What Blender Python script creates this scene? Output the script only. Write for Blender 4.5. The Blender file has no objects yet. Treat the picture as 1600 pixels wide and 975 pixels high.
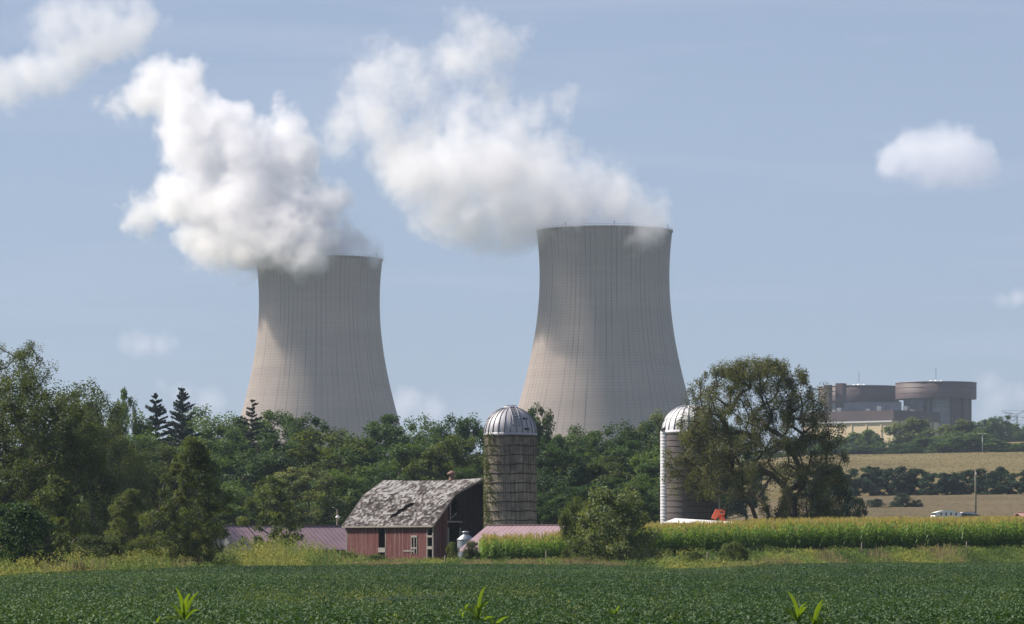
import bpy, bmesh, math, random
import numpy as np
from mathutils import Vector, Matrix

sc = bpy.context.scene
COL = sc.collection
R = math.radians
CAM_Z = 2.4          # eye height above the bean field
F = 6000.0           # focal length in photo pixels (135 mm on a 36 mm sensor, 1600 px wide)
HY = 855.0           # photo row of the horizon

# ------------------------------------------------------------------ camera, world, sun, exposure
cam = bpy.data.cameras.new('camera')
cam_o = bpy.data.objects.new('camera', cam)
COL.objects.link(cam_o)
cam_o.location = (0, 0, CAM_Z)
cam_o.rotation_euler = (R(90), 0, 0)
cam.lens = 135
cam.sensor_width = 36
cam.shift_y = (HY - 487.5) / 1600
cam.clip_start = 1
cam.clip_end = 30000
sc.camera = cam_o

SUN_EL, SUN_BETA = R(44), R(14)
sun_dir = Vector((-math.cos(SUN_BETA) * math.cos(SUN_EL), math.sin(SUN_BETA) * math.cos(SUN_EL), math.sin(SUN_EL)))
world = bpy.data.worlds.new('World')
sc.world = world
world.use_nodes = True
wt = world.node_tree
sky = wt.nodes.new('ShaderNodeTexSky')
sky.sky_type = 'NISHITA'
sky.sun_disc = False
sky.sun_elevation = SUN_EL
sky.sun_rotation = -(math.pi / 2 - SUN_BETA)
sky.air_density, sky.dust_density, sky.ozone_density, sky.altitude = 1.0, 0.3, 5.0, 800
mixw = wt.nodes.new('ShaderNodeMix')
mixw.data_type = 'RGBA'
mixw.blend_type = 'MIX'
mixw.inputs[0].default_value = 0.72
wt.links.new(sky.outputs[0], mixw.inputs[6])
mixw.inputs[7].default_value = (2.9, 3.42, 4.75, 1)      # thin even veil of high haze
# thin streaks of high cloud
wtc = wt.nodes.new('ShaderNodeTexCoord')
wmp = wt.nodes.new('ShaderNodeMapping')
wmp.inputs['Scale'].default_value = (2.2, 2.2, 26)
wmp.inputs['Rotation'].default_value = (0, R(4), 0)
wt.links.new(wtc.outputs['Generated'], wmp.inputs[0])
wno = wt.nodes.new('ShaderNodeTexNoise')
wno.inputs['Scale'].default_value = 2.6
wno.inputs['Detail'].default_value = 6
wno.inputs['Roughness'].default_value = 0.6
wno.inputs['Distortion'].default_value = 0.6
wt.links.new(wmp.outputs[0], wno.inputs['Vector'])
wra = wt.nodes.new('ShaderNodeMapRange')
wra.inputs['From Min'].default_value = 0.47
wra.inputs['From Max'].default_value = 0.80
wra.inputs['To Max'].default_value = 0.42
wt.links.new(wno.outputs['Fac'], wra.inputs['Value'])
mix2 = wt.nodes.new('ShaderNodeMix')
mix2.data_type = 'RGBA'
wt.links.new(wra.outputs[0], mix2.inputs[0])
wt.links.new(mixw.outputs[2], mix2.inputs[6])
mix2.inputs[7].default_value = (4.7, 5.0, 6.4, 1)
bg = wt.nodes['Background']
wt.links.new(mix2.outputs[2], bg.inputs[0])
bg.inputs[1].default_value = 0.071

sun = bpy.data.lights.new('sun', 'SUN')
sun.energy = 5.0
sun.angle = R(0.5)
sun.color = (1.0, 0.90, 0.78)
sun_o = bpy.data.objects.new('sun', sun)
COL.objects.link(sun_o)
sun_o.rotation_euler = sun_dir.to_track_quat('Z', 'Y').to_euler()

vs = sc.view_settings
vs.view_transform = 'Standard'
vs.look = 'None'
vs.exposure = 0.70
vs.gamma = 1
cy = sc.cycles
cy.max_bounces = 16
cy.diffuse_bounces = 3
cy.glossy_bounces = 3
cy.transmission_bounces = 4
cy.transparent_max_bounces = 128
cy.volume_bounces = 14
cy.volume_step_rate = 2.0
cy.volume_max_steps = 256
cy.use_denoising = True
cy.use_adaptive_sampling = True
cy.adaptive_threshold = 0.01


def P(px, py, D):
    """World point seen at photo pixel (px, py) at distance D."""
    return Vector(((px - 800) / F * D, D, CAM_Z + (HY - py) / F * D))


# ------------------------------------------------------------------ terrain heights
TD = [0, 240, 290, 325, 345, 400, 520, 700, 900, 1100, 1400, 1700, 2200, 3000, 9000]
TC = {
    -400: [0, 0, 0.0, 0.1, 0.2, 0.5, 1.5, 2.5, 4, 6, 15, 28, 48, 50, 50],
    500: [0, 0, 0.1, 0.2, 0.4, 0.8, 1.5, 2.5, 4, 6, 15, 28, 48, 50, 50],
    800: [0, 0, 0.1, 0.25, 0.5, 0.9, 1.8, 3.0, 5, 8, 20, 32, 48, 50, 50],
    1000: [0, 0, 0.1, 0.35, 1.5, 2.0, 2.6, 4.5, 8, 13, 28, 34, 50, 50, 50],
    1300: [0, 0, 0.15, 0.4, 1.95, 2.4, 3.2, 7.0, 13.6, 18, 34.0, 37, 58, 58, 56],
    1600: [0, 0, 0.15, 0.4, 2.05, 2.5, 3.3, 7.2, 14, 19, 34.9, 47, 58, 58, 56],
    2200: [0, 0, 0.15, 0.4, 2.05, 2.5, 3.3, 7.2, 14, 19, 36.0, 47, 58, 58, 56],
}
_cols = np.array(sorted(TC))
_tab = np.array([TC[c] for c in _cols], float)
_TD = np.array(TD, float)


def gz(x, y):
    x = np.asarray(x, float)
    y = np.asarray(y, float)
    D = np.clip(y, 1.0, 8999)
    c = np.clip(800 + F * x / np.maximum(D, 60), _cols[0], _cols[-1] - 1e-3)
    i = np.clip(np.searchsorted(_cols, c, side='right') - 1, 0, len(_cols) - 2)
    a = (c - _cols[i]) / (_cols[i + 1] - _cols[i])
    a = a * a * (3 - 2 * a)
    j = np.clip(np.searchsorted(_TD, D, side='right') - 1, 0, len(_TD) - 2)
    b = (D - _TD[j]) / (_TD[j + 1] - _TD[j])
    z0 = _tab[i, j] * (1 - b) + _tab[i, j + 1] * b
    z1 = _tab[i + 1, j] * (1 - b) + _tab[i + 1, j + 1] * b
    return z0 * (1 - a) + z1 * a


def G(px, D, dz=0.0):
    x = (px - 800) / F * D
    return Vector((x, D, float(gz(x, D)) + dz))


# ------------------------------------------------------------------ object helpers
def link(o, parent=None):
    COL.objects.link(o)
    if parent is not None:
        o.parent = parent
    return o


def tag(o, label=None, cat=None, group=None, kind=None):
    if label:
        o['label'] = label
    if cat:
        o['category'] = cat
    if group:
        o['group'] = group
    if kind:
        o['kind'] = kind
    return o


def empty(name, loc, rz=0.0):
    o = bpy.data.objects.new(name, None)
    COL.objects.link(o)
    o.location = loc
    o.rotation_euler = (0, 0, rz)
    o.empty_display_size = 1
    return o


def meshobj(name, me, mat, parent=None, loc=None):
    if mat is not None:
        me.materials.append(mat)
    o = bpy.data.objects.new(name, me)
    link(o, parent)
    if loc is not None:
        o.location = loc
    return o


def np_mesh(name, verts, nper, attr=None, smooth=False):
    """Mesh of separate n-gons: verts (N*nper,3)."""
    verts = np.ascontiguousarray(verts, np.float32)
    n = len(verts) // nper
    me = bpy.data.meshes.new(name)
    me.vertices.add(len(verts))
    me.vertices.foreach_set('co', verts.ravel())
    me.loops.add(n * nper)
    me.loops.foreach_set('vertex_index', np.arange(n * nper, dtype=np.int32))
    me.polygons.add(n)
    me.polygons.foreach_set('loop_start', np.arange(0, n * nper, nper, dtype=np.int32))
    me.polygons.foreach_set('loop_total', np.full(n, nper, dtype=np.int32))
    if attr is not None:
        a = me.attributes.new('tint', 'FLOAT', 'FACE')
        a.data.foreach_set('value', np.ascontiguousarray(attr, np.float32))
    me.update(calc_edges=True)
    return me


def grid_mesh(name, X, Y, Z, smooth=True, keep=None):
    h, w = X.shape
    v = np.stack([X, Y, Z], -1).reshape(-1, 3).astype(np.float32)
    idx = np.arange(h * w).reshape(h, w)
    f = np.stack([idx[:-1, :-1], idx[:-1, 1:], idx[1:, 1:], idx[1:, :-1]], -1).reshape(-1, 4)
    if keep is not None:
        f = f[keep.ravel()]
    me = bpy.data.meshes.new(name)
    me.vertices.add(len(v))
    me.vertices.foreach_set('co', v.ravel())
    me.loops.add(f.size)
    me.loops.foreach_set('vertex_index', f.ravel().astype(np.int32))
    me.polygons.add(len(f))
    me.polygons.foreach_set('loop_start', np.arange(0, f.size, 4, dtype=np.int32))
    me.polygons.foreach_set('loop_total', np.full(len(f), 4, dtype=np.int32))
    if smooth:
        me.polygons.foreach_set('use_smooth', np.ones(len(f), bool))
    me.update(calc_edges=True)
    return me


class MB:
    """Collects simple shapes and links them as one mesh object."""

    def __init__(self):
        self.v, self.f, self.sm = [], [], []

    def add(self, vs_, fs, smooth=False):
        o = len(self.v)
        self.v += [tuple(p) for p in vs_]
        self.f += [tuple(o + i for i in f) for f in fs]
        self.sm += [smooth] * len(fs)

    def box(self, c, s, M=None, rz=0.0):
        x, y, z = s[0] / 2, s[1] / 2, s[2] / 2
        pts = [Vector((sx * x, sy * y, sz * z)) for sz in (-1, 1) for sy in (-1, 1) for sx in (-1, 1)]
        rot = Matrix.Rotation(rz, 3, 'Z')
        pts = [rot @ p + Vector(c) for p in pts]
        if M is not None:
            pts = [M @ p for p in pts]
        self.add(pts, [(0, 2, 3, 1), (4, 5, 7, 6), (0, 1, 5, 4), (2, 6, 7, 3), (0, 4, 6, 2), (1, 3, 7, 5)])

    def hexa(self, pts):
        """8 points: bottom loop 4, top loop 4."""
        self.add(pts, [(3, 2, 1, 0), (4, 5, 6, 7), (0, 1, 5, 4), (1, 2, 6, 5), (2, 3, 7, 6), (3, 0, 4, 7)])

    def bar(self, a, b, w, h=None):
        a, b = Vector(a), Vector(b)
        h = h or w
        d = (b - a).normalized()
        up = Vector((0, 0, 1)) if abs(d.z) < 0.95 else Vector((0, 1, 0))
        s = d.cross(up).normalized() * (w / 2)
        t = s.cross(d).normalized() * (h / 2)
        self.hexa([a - s - t, a + s - t, a + s + t, a - s + t, b - s - t, b + s - t, b + s + t, b - s + t])

    def tube(self, pts, rad, n=6, cap=True):
        pts = [Vector(p) for p in pts]
        if not hasattr(rad, '__len__'):
            rad = [rad] * len(pts)
        o = []
        for i, p in enumerate(pts):
            d = (pts[min(i + 1, len(pts) - 1)] - pts[max(i - 1, 0)]).normalized()
            up = Vector((0, 0, 1)) if abs(d.z) < 0.9 else Vector((1, 0, 0))
            s = d.cross(up).normalized()
            t = s.cross(d).normalized()
            o += [p + (s * math.cos(2 * math.pi * k / n) + t * math.sin(2 * math.pi * k / n)) * rad[i] for k in range(n)]
        fs = []
        for i in range(len(pts) - 1):
            for k in range(n):
                k2 = (k + 1) % n
                fs.append((i * n + k, i * n + k2, (i + 1) * n + k2, (i + 1) * n + k))
        if cap:
            fs.append(tuple(range(n - 1, -1, -1)))
            fs.append(tuple((len(pts) - 1) * n + k for k in range(n)))
        self.add(o, fs, True)

    def lathe(self, prof, c=(0, 0, 0), n=48, a0=0.0, a1=2 * math.pi, smooth=True, sx=1.0):
        """prof: list of (r, z)."""
        full = abs(a1 - a0 - 2 * math.pi) < 1e-6
        m = n if full else n + 1
        o = []
        for r, z in prof:
            for k in range(m):
                a = a0 + (a1 - a0) * k / n
                o.append((c[0] + r * math.cos(a) * sx, c[1] + r * math.sin(a), c[2] + z))
        fs = []
        for i in range(len(prof) - 1):
            for k in range(n):
                k2 = (k + 1) % m
                fs.append((i * m + k, i * m + k2, (i + 1) * m + k2, (i + 1) * m + k))
        self.add(o, fs, smooth)

    def build(self, name, mat, parent=None, loc=None):
        me = bpy.data.meshes.new(name)
        me.from_pydata(self.v, [], self.f)
        me.polygons.foreach_set('use_smooth', self.sm)
        me.update()
        return meshobj(name, me, mat, parent, loc)


# ------------------------------------------------------------------ material helpers
class MT:
    def __init__(self, name, rough=0.8, spec=0.3, metal=0.0):
        self.m = bpy.data.materials.new(name)
        self.m.use_nodes = True
        self.t = self.m.node_tree
        self.N, self.L = self.t.nodes, self.t.links
        self.b = self.N['Principled BSDF']
        self.out = self.N['Material Output']
        self.b.inputs['Roughness'].default_value = rough
        self.b.inputs['Specular IOR Level'].default_value = spec
        self.b.inputs['Metallic'].default_value = metal
        self.tc = self.N.new('ShaderNodeTexCoord')
        self.co = self.tc.outputs['Object']

    def mapping(self, scale=(1, 1, 1), rot=(0, 0, 0), src=None):
        n = self.N.new('ShaderNodeMapping')
        n.inputs['Scale'].default_value = scale
        n.inputs['Rotation'].default_value = rot
        self.L.new(src or self.co, n.inputs[0])
        return n.outputs[0]

    def noise(self, scale, detail=4, rough=0.6, co=None, dist=0.0):
        n = self.N.new('ShaderNodeTexNoise')
        n.inputs['Scale'].default_value = scale
        n.inputs['Detail'].default_value = detail
        n.inputs['Roughness'].default_value = rough
        n.inputs['Distortion'].default_value = dist
        self.L.new(co or self.co, n.inputs['Vector'])
        return n.outputs['Fac']

    def voro(self, scale, co=None, feature='F1', out='Color'):
        n = self.N.new('ShaderNodeTexVoronoi')
        n.feature = feature
        n.inputs['Scale'].default_value = scale
        self.L.new(co or self.co, n.inputs['Vector'])
        return n.outputs[out]

    def math(self, op, a, b=None, c=None, clamp=False):
        n = self.N.new('ShaderNodeMath')
        n.operation = op
        n.use_clamp = clamp
        for i, v in enumerate((a, b, c)):
            if v is None:
                continue
            if isinstance(v, (int, float)):
                n.inputs[i].default_value = v
            else:
                self.L.new(v, n.inputs[i])
        return n.outputs[0]

    def ramp(self, fac, stops, interp='LINEAR'):
        n = self.N.new('ShaderNodeValToRGB')
        n.color_ramp.interpolation = interp
        e = n.color_ramp.elements
        while len(e) < len(stops):
            e.new(0.5)
        for k, (p, c) in enumerate(stops):
            e[k].position = p
            e[k].color = (*c, 1) if len(c) == 3 else c
        self.L.new(fac, n.inputs[0])
        return n.outputs[0]

    def mix(self, fac, a, b, mode='MIX'):
        n = self.N.new('ShaderNodeMix')
        n.data_type = 'RGBA'
        n.blend_type = mode
        for i, v in ((0, fac), (6, a), (7, b)):
            if isinstance(v, (int, float)):
                n.inputs[i].default_value = v
            elif isinstance(v, tuple):
                n.inputs[i].default_value = (*v, 1)
            else:
                self.L.new(v, n.inputs[i])
        return n.outputs[2]

    def sep(self, co=None):
        n = self.N.new('ShaderNodeSeparateXYZ')
        self.L.new(co or self.co, n.inputs[0])
        return n.outputs

    def comb(self, x, y, z):
        n = self.N.new('ShaderNodeCombineXYZ')
        for i, v in enumerate((x, y, z)):
            if isinstance(v, (int, float)):
                n.inputs[i].default_value = v
            else:
                self.L.new(v, n.inputs[i])
        return n.outputs[0]

    def attr(self, name='tint'):
        n = self.N.new('ShaderNodeAttribute')
        n.attribute_name = name
        return n.outputs['Fac']

    def color(self, c):
        if isinstance(c, tuple):
            self.b.inputs['Base Color'].default_value = (*c, 1)
        else:
            self.L.new(c, self.b.inputs['Base Color'])
        return self

    def bump(self, h, strength=0.5, dist=0.1):
        n = self.N.new('ShaderNodeBump')
        n.inputs['Strength'].default_value = strength
        n.inputs['Distance'].default_value = dist
        self.L.new(h, n.inputs['Height'])
        self.L.new(n.outputs[0], self.b.inputs['Normal'])
        return self


def plain(name, c, rough=0.8, amt=0.25, scale=2.0, metal=0.0, spec=0.3):
    m = MT(name, rough, spec, metal)
    n = m.noise(scale, 5, 0.65)
    lo = tuple(v * (1 - amt) for v in c)
    hi = tuple(min(1, v * (1 + amt)) for v in c)
    m.color(m.ramp(n, [(0.25, lo), (0.75, hi)]))
    return m.m


def leaf_mat(name, stops, trans=0.45, rough=0.6, scale=0.25, rnd=0.25, tcol=(1.5, 1.35, 0.5)):
    """stops: three colours, dark, middle, light. Tint attribute and per-tree random pick among them."""
    m = MT(name, rough, 0.25)
    t = m.attr('tint')
    n = m.noise(scale, 3, 0.6)
    oi = m.N.new('ShaderNodeObjectInfo').outputs['Random']
    f = m.math('MULTIPLY_ADD', t, 0.6, m.math('MULTIPLY', n, 0.4))
    f = m.math('ADD', f, m.math('MULTIPLY', m.math('SUBTRACT', oi, 0.5), rnd))
    c = m.ramp(f, [(0.15, stops[0]), (0.5, stops[1]), (0.85, stops[2])])
    m.color(c)
    tr = m.N.new('ShaderNodeBsdfTranslucent')
    m.L.new(m.mix(1.0, c, tcol, 'MULTIPLY'), tr.inputs['Color'])
    mx = m.N.new('ShaderNodeMixShader')
    mx.inputs[0].default_value = trans
    m.L.new(m.b.outputs[0], mx.inputs[1])
    m.L.new(tr.outputs[0], mx.inputs[2])
    m.L.new(mx.outputs[0], m.out.inputs['Surface'])
    return m.m


# ------------------------------------------------------------------ ground sheet
def make_ground():
    ys = np.concatenate([np.linspace(-50, 220, 28), np.arange(230, 560, 6), np.arange(560, 1800, 20), np.arange(1800, 4300, 100)])
    xs = np.concatenate([-np.arange(2400, 300, -100)[:], -np.arange(300, 100, -12), np.arange(-100, 101, 4), np.arange(112, 301, 12), np.arange(400, 2401, 100)])
    X, Y = np.meshgrid(xs, ys)
    me = grid_mesh('ground', X, Y, gz(X, Y))
    m = MT('ground_grass', 0.95, 0.1)
    n1 = m.noise(0.05, 5, 0.65)
    n2 = m.noise(0.9, 4, 0.7)
    f = m.math('MULTIPLY_ADD', n1, 0.6, m.math('MULTIPLY', n2, 0.4))
    m.color(m.ramp(f, [(0.3, (0.035, 0.05, 0.018)), (0.5, (0.075, 0.09, 0.03)), (0.7, (0.14, 0.13, 0.06))]))
    m.bump(n2, 0.6, 0.3)
    tag(meshobj('ground', me, m.m), kind='structure')


make_ground()


def interp(px, pts):
    return np.interp(px, [p[0] for p in pts], [p[1] for p in pts])


SOY_EDGE = [(-100, 225), (0, 232), (150, 262), (300, 290), (500, 315), (900, 318), (985, 300), (1040, 272), (1120, 280), (1200, 305), (1400, 322), (1700, 326)]


def soy_edge(px):
    return interp(px, SOY_EDGE) + 2.5 * np.sin(px * 0.05) + 1.5 * np.sin(px * 0.17)


def px_of(x, y):
    return 800 + F * x / np.maximum(y, 1)


def row_h(x, y):
    """Slight swell of the bean canopy."""
    return 0.05 * np.sin(x * 0.23 + y * 0.11) + 0.06 * np.sin(y * 0.045 + 1.0) + 0.03 * np.sin(x * 0.9 - y * 0.3)


def make_beans():
    rng = np.random.default_rng(5)
    ys = np.concatenate([np.arange(40, 150, 2.0), np.arange(150, 345, 4.0)])
    us = np.linspace(-0.17, 0.17, 90)
    U, Y = np.meshgrid(us, ys)
    X = U * np.maximum(Y, 110)
    Z = gz(X, Y) + 0.62 + row_h(X, Y)
    px = px_of(X, Y)
    E = soy_edge(px)
    Y2 = np.minimum(Y, E)
    X = X * Y2 / Y
    Z = gz(X, Y2) + np.where(Y > E, -0.2, 0.60) + row_h(X, Y2)
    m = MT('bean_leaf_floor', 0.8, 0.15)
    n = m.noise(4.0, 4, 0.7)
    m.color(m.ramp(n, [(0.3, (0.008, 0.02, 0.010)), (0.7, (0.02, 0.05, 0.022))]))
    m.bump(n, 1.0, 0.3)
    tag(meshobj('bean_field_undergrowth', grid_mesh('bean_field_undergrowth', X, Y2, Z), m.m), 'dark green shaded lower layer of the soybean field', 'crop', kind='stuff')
    # leaf cards
    P0, S = [], []
    for (a, b, dens, s) in ((62, 95, 95, 0.105), (95, 130, 70, 0.075), (130, 200, 34, 0.085), (200, 345, 20, 0.10)):
        n = int(dens * (b - a) * (a + b) / 2 * 0.29)
        y = np.sqrt(rng.uniform(a * a, b * b, n))
        x = y * rng.uniform(-0.145, 0.145, n)
        ok = y < soy_edge(px_of(x, y))
        x, y = x[ok], y[ok]
        z = gz(x, y) + 0.78 + row_h(x, y) - np.abs(rng.normal(0, 0.06, len(x)))
        # worn, thin strip where weeds came through
        thin = (np.abs(y - (128 + 0.9 * x)) < 3.0 + 1.2 * np.sin(x * 1.3)) & (x > -9.5) & (x < 1.5) & (rng.random(len(x)) < 0.85)
        z = z - 0.34 * thin
        P0.append(np.stack([x, y, z], -1))
        S.append(np.full(len(x), s))
    P0 = np.concatenate(P0)
    S = np.concatenate(S) * rng.uniform(0.65, 1.3, len(P0))
    v = leaf_quads(P0, S, rng, up=0.9, aspect=0.75)
    X_, Y_ = P0[:, 0], P0[:, 1]
    rows = 0.10 * np.sin((X_ * 0.93 + Y_ * 0.05) * 8.27)
    broad = 0.20 * np.sin(X_ * 0.11 + 1.5 * np.sin(Y_ * 0.031)) * np.sin(Y_ * 0.052 + 0.4 * X_ * 0.1) + 0.08 * np.sin(X_ * 0.53 + Y_ * 0.21)
    t = np.clip(rng.random(len(P0)) ** 1.3 * 0.6 + 0.24 + rows + broad, 0, 1)
    me = np_mesh('bean_field', v, 4, t)
    tag(meshobj('bean_field', me, leaf_mat('bean_leaf', [(0.022, 0.054, 0.016), (0.040, 0.088, 0.026), (0.082, 0.145, 0.052)], 0.25, 0.6, 0.03, 0.0)),
        'dark green soybean leaves closing the flat field in front', 'crop', kind='stuff')


def unit(v):
    return v / np.maximum(np.linalg.norm(v, axis=-1, keepdims=True), 1e-9)


def leaf_quads(P0, S, rng, up=0.5, aspect=0.55, out=None, droop=0.0):
    n = len(P0)
    nrm = rng.normal(0, 1, (n, 3))
    nrm = unit(nrm) * 0.9
    nrm[:, 2] += up
    if out is not None:
        nrm = nrm + out * 0.5
    nrm = unit(nrm)
    a = rng.normal(0, 1, (n, 3))
    a[:, 2] -= droop
    u = unit(a - nrm * np.sum(a * nrm, -1, keepdims=True))
    w = np.cross(nrm, u)
    S = np.asarray(S)[:, None]
    b = P0 - u * S * 0.5
    t = P0 + u * S * 0.5
    l = P0 + w * S * aspect * 0.5 - u * S * 0.05 + nrm * S * 0.08
    r = P0 - w * S * aspect * 0.5 - u * S * 0.05 + nrm * S * 0.08
    return np.stack([b, r, t, l], 1).reshape(-1, 3)


make_beans()

# ------------------------------------------------------------------ trees
BARK = plain('bark', (0.075, 0.06, 0.048), 0.95, 0.4, 3.0)
BARK_PALE = plain('dead_wood', (0.28, 0.24, 0.2), 0.95, 0.3, 3.0)
LEAF = {
    'wood': leaf_mat('leaf_wood', [(0.020, 0.050, 0.018), (0.046, 0.094, 0.028), (0.095, 0.155, 0.042)], 0.40, 0.6, 0.12, 0.55),
    'olive': leaf_mat('leaf_olive', [(0.028, 0.048, 0.016), (0.065, 0.095, 0.028), (0.135, 0.170, 0.048)], 0.42, 0.6, 0.15, 0.25),
    'willow': leaf_mat('leaf_willow', [(0.042, 0.056, 0.025), (0.082, 0.100, 0.045), (0.150, 0.165, 0.080)], 0.42, 0.55, 0.2, 0.1),
    'bright': leaf_mat('leaf_bright', [(0.040, 0.065, 0.020), (0.075, 0.110, 0.030), (0.140, 0.170, 0.050)], 0.45, 0.55, 0.2, 0.2),
    'silver': leaf_mat('leaf_silver', [(0.050, 0.080, 0.028), (0.11, 0.150, 0.055), (0.22, 0.250, 0.11)], 0.38, 0.55, 0.3, 0.1),
    'cedar': leaf_mat('leaf_cedar', [(0.012, 0.032, 0.020), (0.024, 0.055, 0.030), (0.045, 0.085, 0.042)], 0.2, 0.7, 0.3, 0.3),
    'spruce': leaf_mat('leaf_spruce', [(0.008, 0.018, 0.016), (0.015, 0.032, 0.024), (0.03, 0.05, 0.035)], 0.1, 0.7, 0.3, 0.2),
}


def skeleton(rng, targets, fork, base_r, lean=(0, 0), wig=0.05):
    """Grow limbs from a trunk to every target point; returns polylines and radii."""
    pos = [np.array([0, 0, 0.0])]
    par = [-1]
    nseg = 5
    for i in range(1, nseg + 1):
        t = i / nseg
        pos.append(np.array([lean[0] * t + rng.normal(0, 0.03) * fork * 0.3, lean[1] * t + rng.normal(0, 0.03) * fork * 0.3, fork * t]))
        par.append(len(pos) - 2)
    order = np.argsort(np.linalg.norm(targets - pos[-1], axis=1))
    ends = []
    for k in order:
        T = targets[k]
        A = np.array(pos[2:])
        d = np.linalg.norm(A - T, axis=1)
        below = np.maximum(0, A[:, 2] - T[2] + 0.25 * d)
        near = np.linalg.norm(A - np.array(pos[nseg]), axis=1)
        j = int(np.argmin(d + 0.8 * below + 0.12 * near)) + 2
        a = pos[j]
        L = np.linalg.norm(T - a)
        steps = max(1, int(L / max(0.9, fork * 0.3)))
        steps = min(steps, 5)
        last = j
        for s in range(1, steps + 1):
            t = s / steps
            p = a + (T - a) * t
            if s < steps:
                p = p + rng.normal(0, wig * L, 3)
                p[2] += 0.10 * L * math.sin(math.pi * t)
            pos.append(p)
            par.append(last)
            last = len(pos) - 1
        ends.append(last)
    n = len(pos)
    w = np.zeros(n)
    w[ends] = 1
    for i in range(n - 1, 0, -1):
        w[par[i]] += w[i]
    r = base_r * (w / w[0]) ** 0.46
    r[0] *= 1.35
    return np.array(pos), np.array(par), r


def limb_mesh(name, pos, par, r, sides=5, rmin=0.0):
    V, Fc = [], []
    for i in range(1, len(pos)):
        if r[i] < rmin:
            continue
        a, b = pos[par[i]], pos[i]
        d = b - a
        L = np.linalg.norm(d)
        if L < 1e-4:
            continue
        d = d / L
        up = np.array([0, 0, 1.0]) if abs(d[2]) < 0.9 else np.array([1.0, 0, 0])
        s = np.cross(d, up)
        s /= np.linalg.norm(s)
        t = np.cross(s, d)
        ra, rb = r[par[i]], r[i]
        if ra > 2.2 * rb:
            ra = rb * 1.5
        o = len(V)
        for (c, q) in ((a - d * ra * 0.3, ra), (b, rb)):
            for k in range(sides):
                g = 2 * math.pi * k / sides
                V.append(c + (s * math.cos(g) + t * math.sin(g)) * q)
        for k in range(sides):
            k2 = (k + 1) % sides
            Fc.append((o + k, o + k2, o + sides + k2, o + sides + k))
    me = bpy.data.meshes.new(name)
    me.from_pydata([tuple(v) for v in V], [], Fc)
    me.polygons.foreach_set('use_smooth', [True] * len(Fc))
    me.update()
    return me


def prof_round(t):
    return np.sqrt(np.clip(np.sin(math.pi * np.clip(t, 0, 1) ** 0.75 * 0.97 + 0.05), 0, 1))


def prof_oval(t):
    return np.clip(np.sin(math.pi * np.clip(t, 0, 1) ** 0.6), 0, 1) ** 0.8


def prof_bush(t):
    return np.sqrt(np.clip(1 - (np.clip(t, 0, 1) * 0.98) ** 2.2, 0, 1)) * (0.75 + 0.25 * np.clip(t * 4, 0, 1))


def prof_wood(t):
    return np.interp(np.clip(t, 0, 1), [0, 0.1, 0.35, 0.6, 0.8, 0.92, 1.0], [0.55, 0.75, 1.0, 0.97, 0.78, 0.52, 0.2])


def prof_vase(t):
    return np.clip(0.35 + 1.0 * t, 0, 1) * np.sqrt(np.clip(1 - np.clip((t - 0.45) / 0.56, 0, 1) ** 2.2, 0, 1))


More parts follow.
